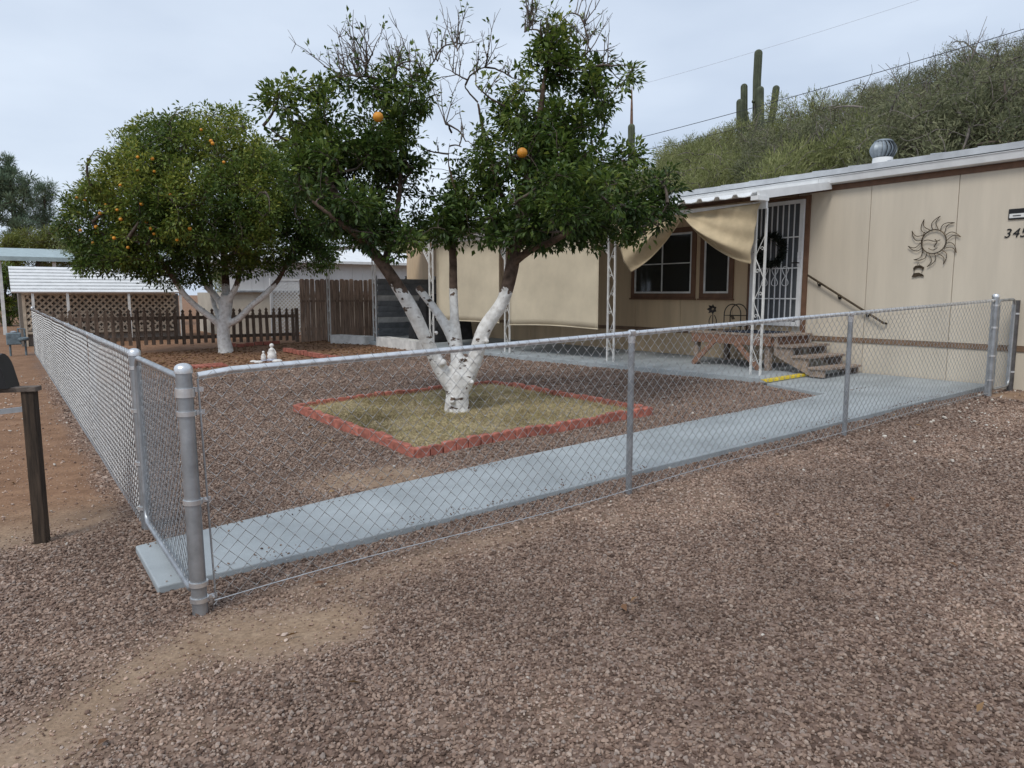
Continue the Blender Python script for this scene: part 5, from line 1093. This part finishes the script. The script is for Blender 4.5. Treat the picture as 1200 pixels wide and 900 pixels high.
# ------------------------------------------------------------------ hillside shrubs, cacti, far trees, wires
def shrub_proto(name, seed, rx, rz, tips, per, lsize, lwr, leafm, twigm, bare=0, upright=.5, stems=6):
    global rng
    rng = np.random.default_rng(seed); r_ = thing(name, (0, 0, 0), '', ''); nodes = []; trunks = []
    for k in range(stems):
        a = rng.uniform(0, 6.28); rr = rng.uniform(.15, .55) * rx; P = np.array([[0, 0, -.3], [.15 * rr * math.cos(a), .15 * rr * math.sin(a), rz * .25], [.5 * rr * math.cos(a), .5 * rr * math.sin(a), rz * .6], [rr * math.cos(a), rr * math.sin(a), rz * 1.05]]); P += rng.normal(0, .05, P.shape)
        trunks.append((P, [.07, .06, .04, .02])); nodes += list(np.linspace(P[1], P[3], 6))
    bl = [(np.array([rng.normal(0, rx * .32), rng.normal(0, rx * .32), rz * rng.uniform(.75, 1.15)]), np.diag([rx * rng.uniform(.45, .7), rx * rng.uniform(.45, .7), rz * rng.uniform(.4, .65)]), 1.) for _ in range(9)]
    bg_, _ = sample_blobs(bl, 50, .3); pb, nodes = grow(nodes, bg_, .03, .005, .10, 6, .1)
    tp, _ = sample_blobs(bl, tips, .5); pt, nn_ = grow(nodes, tp, .010, .004, .10, 4, .06)
    fast_tubes('trunk', trunks, M['bark'], r_, 6)['kind'] = ''
    paths = pb + pt
    if bare:
        up_ = [(c + [0, 0, .25 * rz], A * .95, 1.) for c, A, _ in bl]; bt, _ = sample_blobs(up_, bare, .7); p2, _ = grow(nn_, bt, .008, .003, .08, 4, .08, False); paths = paths + p2
    fast_tubes('twigs', paths, M[twigm], r_, 3)
    B, D, Nn, L, W, Tn = leaves_on(pt, per, .20, lambda p: .45 + .5 * mnoise.noise(Vector(p) * 1.1 + Vector((seed, 0, 0))), lsize, lwr, .85, -upright)
    D[:, 2] += upright; leaf_object('crown', B, D, rdir(len(B)), L, W, Tn, M[leafm], r_, quad=True); return r_
PV = [shrub_proto('palo_verde', 41, 1.5, 1.7, 620, 58, (.035, .085), .24, 'paleleaf', 'twiggrey', 60, .35), shrub_proto('palo_verde', 42, 1.7, 1.5, 640, 58, (.035, .085), .24, 'paleleaf', 'twiggrey', 110, .3)]
MQ = [shrub_proto('mesquite_tree', 43, 1.9, 1.9, 620, 58, (.03, .07), .34, 'greyleaf', 'twiggrey', 260, .25), shrub_proto('mesquite_tree', 44, 1.7, 2.1, 600, 58, (.03, .07), .34, 'greyleaf', 'bark', 320, .3)]
used = set()
TOPS = {}
for grp in (PV, MQ):
    for k, p_ in enumerate(grp):
        p_['v'] = str(k); TOPS[p_.name.split('.')[0] + str(k)] = max(np.percentile([v.co.z for v in c.data.vertices], 99.5) for c in p_.children)
print(TOPS)
def place(proto, x, y, s, rz, label, cat, group):
    o = proto
    if proto.name in used: o = copy_tree(proto)
    else: used.add(proto.name)
    o.location = (x, y, float(gz0(x, y)) - .1); o.scale = (s, s, s * random.uniform(.9, 1.1)); o.rotation_euler = (0, 0, rz); tag(o, label, cat, group); return o
random.seed(19); cnt = 0
spots = []
for row, (xr, ystep) in enumerate(((16.8, 1.9), (18.8, 2.1), (21, 2.2), (23.5, 2.4), (26.5, 2.6), (29.5, 2.8), (33, 3.0), (37, 3.2), (41, 3.4))):
    y = -13 + random.uniform(0, 2)
    while y < 22 + row * 1.2:
        spots.append((xr + random.uniform(-.8, .8), y + random.uniform(-.5, .5), row)); y += ystep * random.uniform(.85, 1.2)
for (x, y, row) in spots:
    px_ = 600 + FPX * ((x - CAM[0]) * rgt[0] + (y - CAM[1]) * rgt[1]) / max(1, (x - CAM[0]) * fw0[0] + (y - CAM[1]) * fw0[1])
    if px_ > 1420 or px_ < 640: continue
    mesq = px_ > 1000 + random.uniform(-120, 90)
    pr = random.choice(MQ if mesq else PV); s = random.uniform(.85, 1.15) * (1.30 if mesq else 1.12) * (1 + .01 * row)
    D_ = (x - CAM[0]) * fw0[0] + (y - CAM[1]) * fw0[1]
    sky_y = np.interp(px_, [640, 760, 800, 870, 930, 1000, 1060, 1120, 1200, 1420], [215, 172, 158, 150, 138, 112, 92, 72, 52, 20]) + random.uniform(-8, 46)
    room = CAMH + D_ * (345 - sky_y) / FPX - float(gz0(x, y)); s = min(s * 1.25, room / TOPS[pr.name.split('.')[0] + pr['v']])      # tops stay at the ridge line of the scrub
    if s < .55: continue
    place(pr, x, y, s, random.uniform(0, 6.28), 'grey-green twiggy mesquite tree among many on the slope behind the roof' if mesq else 'yellow-green feathery palo verde bush among many on the slope behind the roof', 'tree' if mesq else 'bush', 'mesquite trees on the slope' if mesq else 'palo verde bushes on the slope'); cnt += 1
print('shrubs', cnt)
M['cactus'] = mat('saguaro skin', (.075, .088, .052), .7, 0, .2, 3, .3, 30); M['deadspike'] = mat('dry brown spike', (.19, .11, .075), .9, 0, .2, 8)
def ribbed(mb, pts, r_, ribs=13):
    n_ = ribs * 2; o = len(mb.v); mb.tube(pts, r_, n_)
    m_ = len(pts); P = [Vector(p) for p in pts]
    for i in range(m_):
        for k in range(1, n_, 2):
            v = Vector(mb.v[o + i * n_ + k]); v = P[i] + (v - P[i]) * .86; mb.v[o + i * n_ + k] = tuple(v)
def ctube(D, pix, r_, dd=0):
    P = np.array([atD(a, b, D + dd) for a, b in pix]); out = []
    for i in range(len(P) - 1):
        for t in np.linspace(0, 1, 5)[:-1]: out.append(P[i] * (1 - t) + P[i + 1] * t)
    e = P[-1]; d_ = (P[-1] - P[-2]) / np.linalg.norm(P[-1] - P[-2]); out.append(e - d_ * r_ * .9); rr = [r_] * len(out)
    for f, q in ((-.55, .92), (-.25, .7), (-.06, .4), (0, .05)): out.append(e + d_ * r_ * f); rr.append(r_ * q)
    return out, rr
DS = 36.0; bs = atD(889, 300, DS); bzs = float(gz0(bs[0], bs[1])); sg = thing('saguaro_cactus', (float(bs[0]), float(bs[1]), bzs), 'tall saguaro cactus with several upright arms above the bushes', 'cactus')
def yz(z): return 450 - FPX * 0
bp = lambda px_: [(px_, 345 - FPX * (bzs - .3 - CAMH) / DS)]
mb = MB(); ribbed(mb, *ctube(DS, bp(889) + [(886, 160), (887, 95), (889, 58)], .19)); part('main_stem', mb, M['cactus'], sg, True)
for pix, dd in (([(884, 162), (876, 150), (872, 130), (872, 98)], .3), ([(880, 168), (868, 160), (867, 140), (867, 116)], -.3), ([(890, 160), (892, 150), (891, 125), (891, 101)], -.4), ([(893, 165), (901, 155), (906, 130), (910, 100)], .1)):
    mb = MB(); ribbed(mb, *ctube(DS, pix, .165, dd), 11); part('arm', mb, M['cactus'], sg, True)
part('bud', MB().ball(atD(883, 119, DS - .25), .09, 6), M['cactus'], sg, True)
DA = 32.0; bs = atD(740, 300, DA); bza = float(gz0(bs[0], bs[1])); ag = thing('columnar_cactus', (float(bs[0]), float(bs[1]), bza), 'slender green cactus column with a dry brown spike tip', 'cactus')
mb = MB(); ribbed(mb, *ctube(DA, [(740, 345 - FPX * (bza - .3 - CAMH) / DA), (740, 185), (740, 145)], .15)); part('stem', mb, M['cactus'], ag, True)
a, b = atD(740, 148, DA), atD(740.5, 101, DA); part('spike', MB().tube([a, (a + b) / 2, b], [.07, .05, .015], 7), M['deadspike'], ag, True)
# far trees on the left
def far_tree(name, D, px0, base_px_y, blobs_px, tips, per, lsize, lwr, leafm, label, trunk_pts, spread=.3, cat='tree', big_=40):
    global rng
    base = atD(px0, 345, D); base[2] = float(gz0(base[0], base[1])); t = thing(name, tuple(base), label, cat); sk = MB(); nd = []
    for pts, rad in trunk_pts:
        P = [base + [0, 0, -.2]] if pts[0] is None else []
        P += [atD(a, b, D) for a, b in pts if True and (a is not None)] if pts[0] is not None else [atD(a, b, D) for a, b in pts[1:]]
        o_, _ = polytube(sk, P, rad, 8, 4); nd += [np.array(p) for p in o_[3:]]
    part('trunk', sk, M['bark'], t, True); bl = [px_blob(D, *b) for b in blobs_px]
    bg_, _ = sample_blobs(bl, big_, .3); pb, nd = grow(nd, bg_, .05, .02, .1, 6, .05); tp, _ = sample_blobs(bl, tips, .55); pt, _ = grow(nd, tp, .018, .006, .1, 4, .04, False)
    fast_tubes('branches', pb + pt, M['bark'], t, 4); B, Dr, Nn, L, W, Tn = leaves_on(pt, per, spread, lambda p: .5 + .35 * mnoise.noise(Vector(p) * .8), lsize, lwr, .6, -.2)
    leaf_object('crown', B, Dr, Nn, L, W, Tn, M[leafm], t, quad=True)
rng = np.random.default_rng(77)
far_tree('pine_tree', 58, 16, 0, [(12, 215, 16, 16, 0, 1.6), (2, 195, 12, 12, 0, 1.2), (24, 232, 14, 12, 0, 1.4), (8, 250, 20, 12, 0, 1.8), (35, 212, 7, 9, 0, .8), (30, 262, 14, 10, 0, 1.2), (0, 228, 14, 14, .5, 1.5), (8, 186, 6, 6, 0, .6), (-12, 215, 16, 22, 0, 1.6), (18, 275, 16, 9, 0, 1.2)], 800, 26, (.15, .36), .2, 'pineleaf', 'taller airy pine tree with a dark trunk beyond the carport', [([None, (18, 300), (17, 262), (14, 225), (8, 190)], [.28, .24, .2, .14, .05]), ([(17, 262), (26, 240), (34, 214)], [.1, .07, .03])], .32)
far_tree('pine_tree', 62, 50, 0, [(52, 228, 10, 12, 0, 1.2), (57, 220, 6, 10, 0, .8), (46, 248, 14, 14, 0, 1.4), (56, 262, 13, 12, 0, 1.2), (48, 218, 5, 6, 0, .6)], 300, 26, (.15, .34), .16, 'pineleaf', 'shorter pine tree standing behind the laden orange tree', [([None, (50, 300), (51, 262), (53, 222)], [.24, .2, .14, .05])], .32)
far_tree('tall_shrub', 42, 46, 0, [(45, 285, 38, 16, 0, 2.0), (20, 290, 24, 14, 0, 1.6), (72, 282, 22, 16, 0, 1.6), (40, 300, 45, 16, .5, 2.0)], 520, 26, (.10, .22), .3, 'yellowleaf', 'wide yellow-green shrub rising behind the carport roof', [([None, (45, 330), (44, 300), (40, 280)], [.16, .13, .1, .04])], .25, 'shrub')
far_tree('tall_shrub', 36, 10, 0, [(6, 335, 22, 26, 0, 1.5), (-15, 330, 24, 34, 0, 1.5), (8, 365, 14, 18, 0, 1.0)], 380, 28, (.10, .2), .34, 'citrus', 'dark green shrub in the shade under the carport', [([None, (8, 370), (6, 340)], [.12, .1, .04])], .22, 'shrub')
for i, (x, y, s, lab) in enumerate(((3.5, 33, 1.5, 'palo verde tree behind the slatted shelter'), (9.5, 34, 1.6, 'palo verde tree behind the white neighbouring home'), (15.5, 30, 1.5, 'palo verde tree past the end of the beige home'))): place(PV[i % 2], x, y, s, i * 1.3, lab, 'tree', None)
# overhead wires
def wire(p, q, D_a, D_b, r_, label, sag=.25):
    a, b = atD(*p, D_a), atD(*q, D_b); mb = MB(); mb.tube([a + (b - a) * t - np.array([0, 0, sag * 4 * t * (1 - t)]) for t in np.linspace(0, 1, 24)], r_, 5); solo('power_line', mb, M['cable'], label, 'wire', tuple(a))
wire((560, 205), (1420, -34), 34, 17, .011, 'thick dark overhead wire running over the roof and scrub', .3)
wire((560, 215), (1420, 8), 36, 22, .009, 'lower thinner overhead wire close to the bush tops', .3)
M['cable2'] = mat('pale grey cable', (.42, .45, .5), .6)
a, b = atD(640, 128, 85), atD(1160, -28, 70); mb = MB(); mb.tube([a + (b - a) * t - np.array([0, 0, .5 * 4 * t * (1 - t)]) for t in np.linspace(0, 1, 20)], .014, 5); solo('power_line', mb, M['cable2'], 'faint pale overhead wire high above the cactus', 'wire', tuple(a))
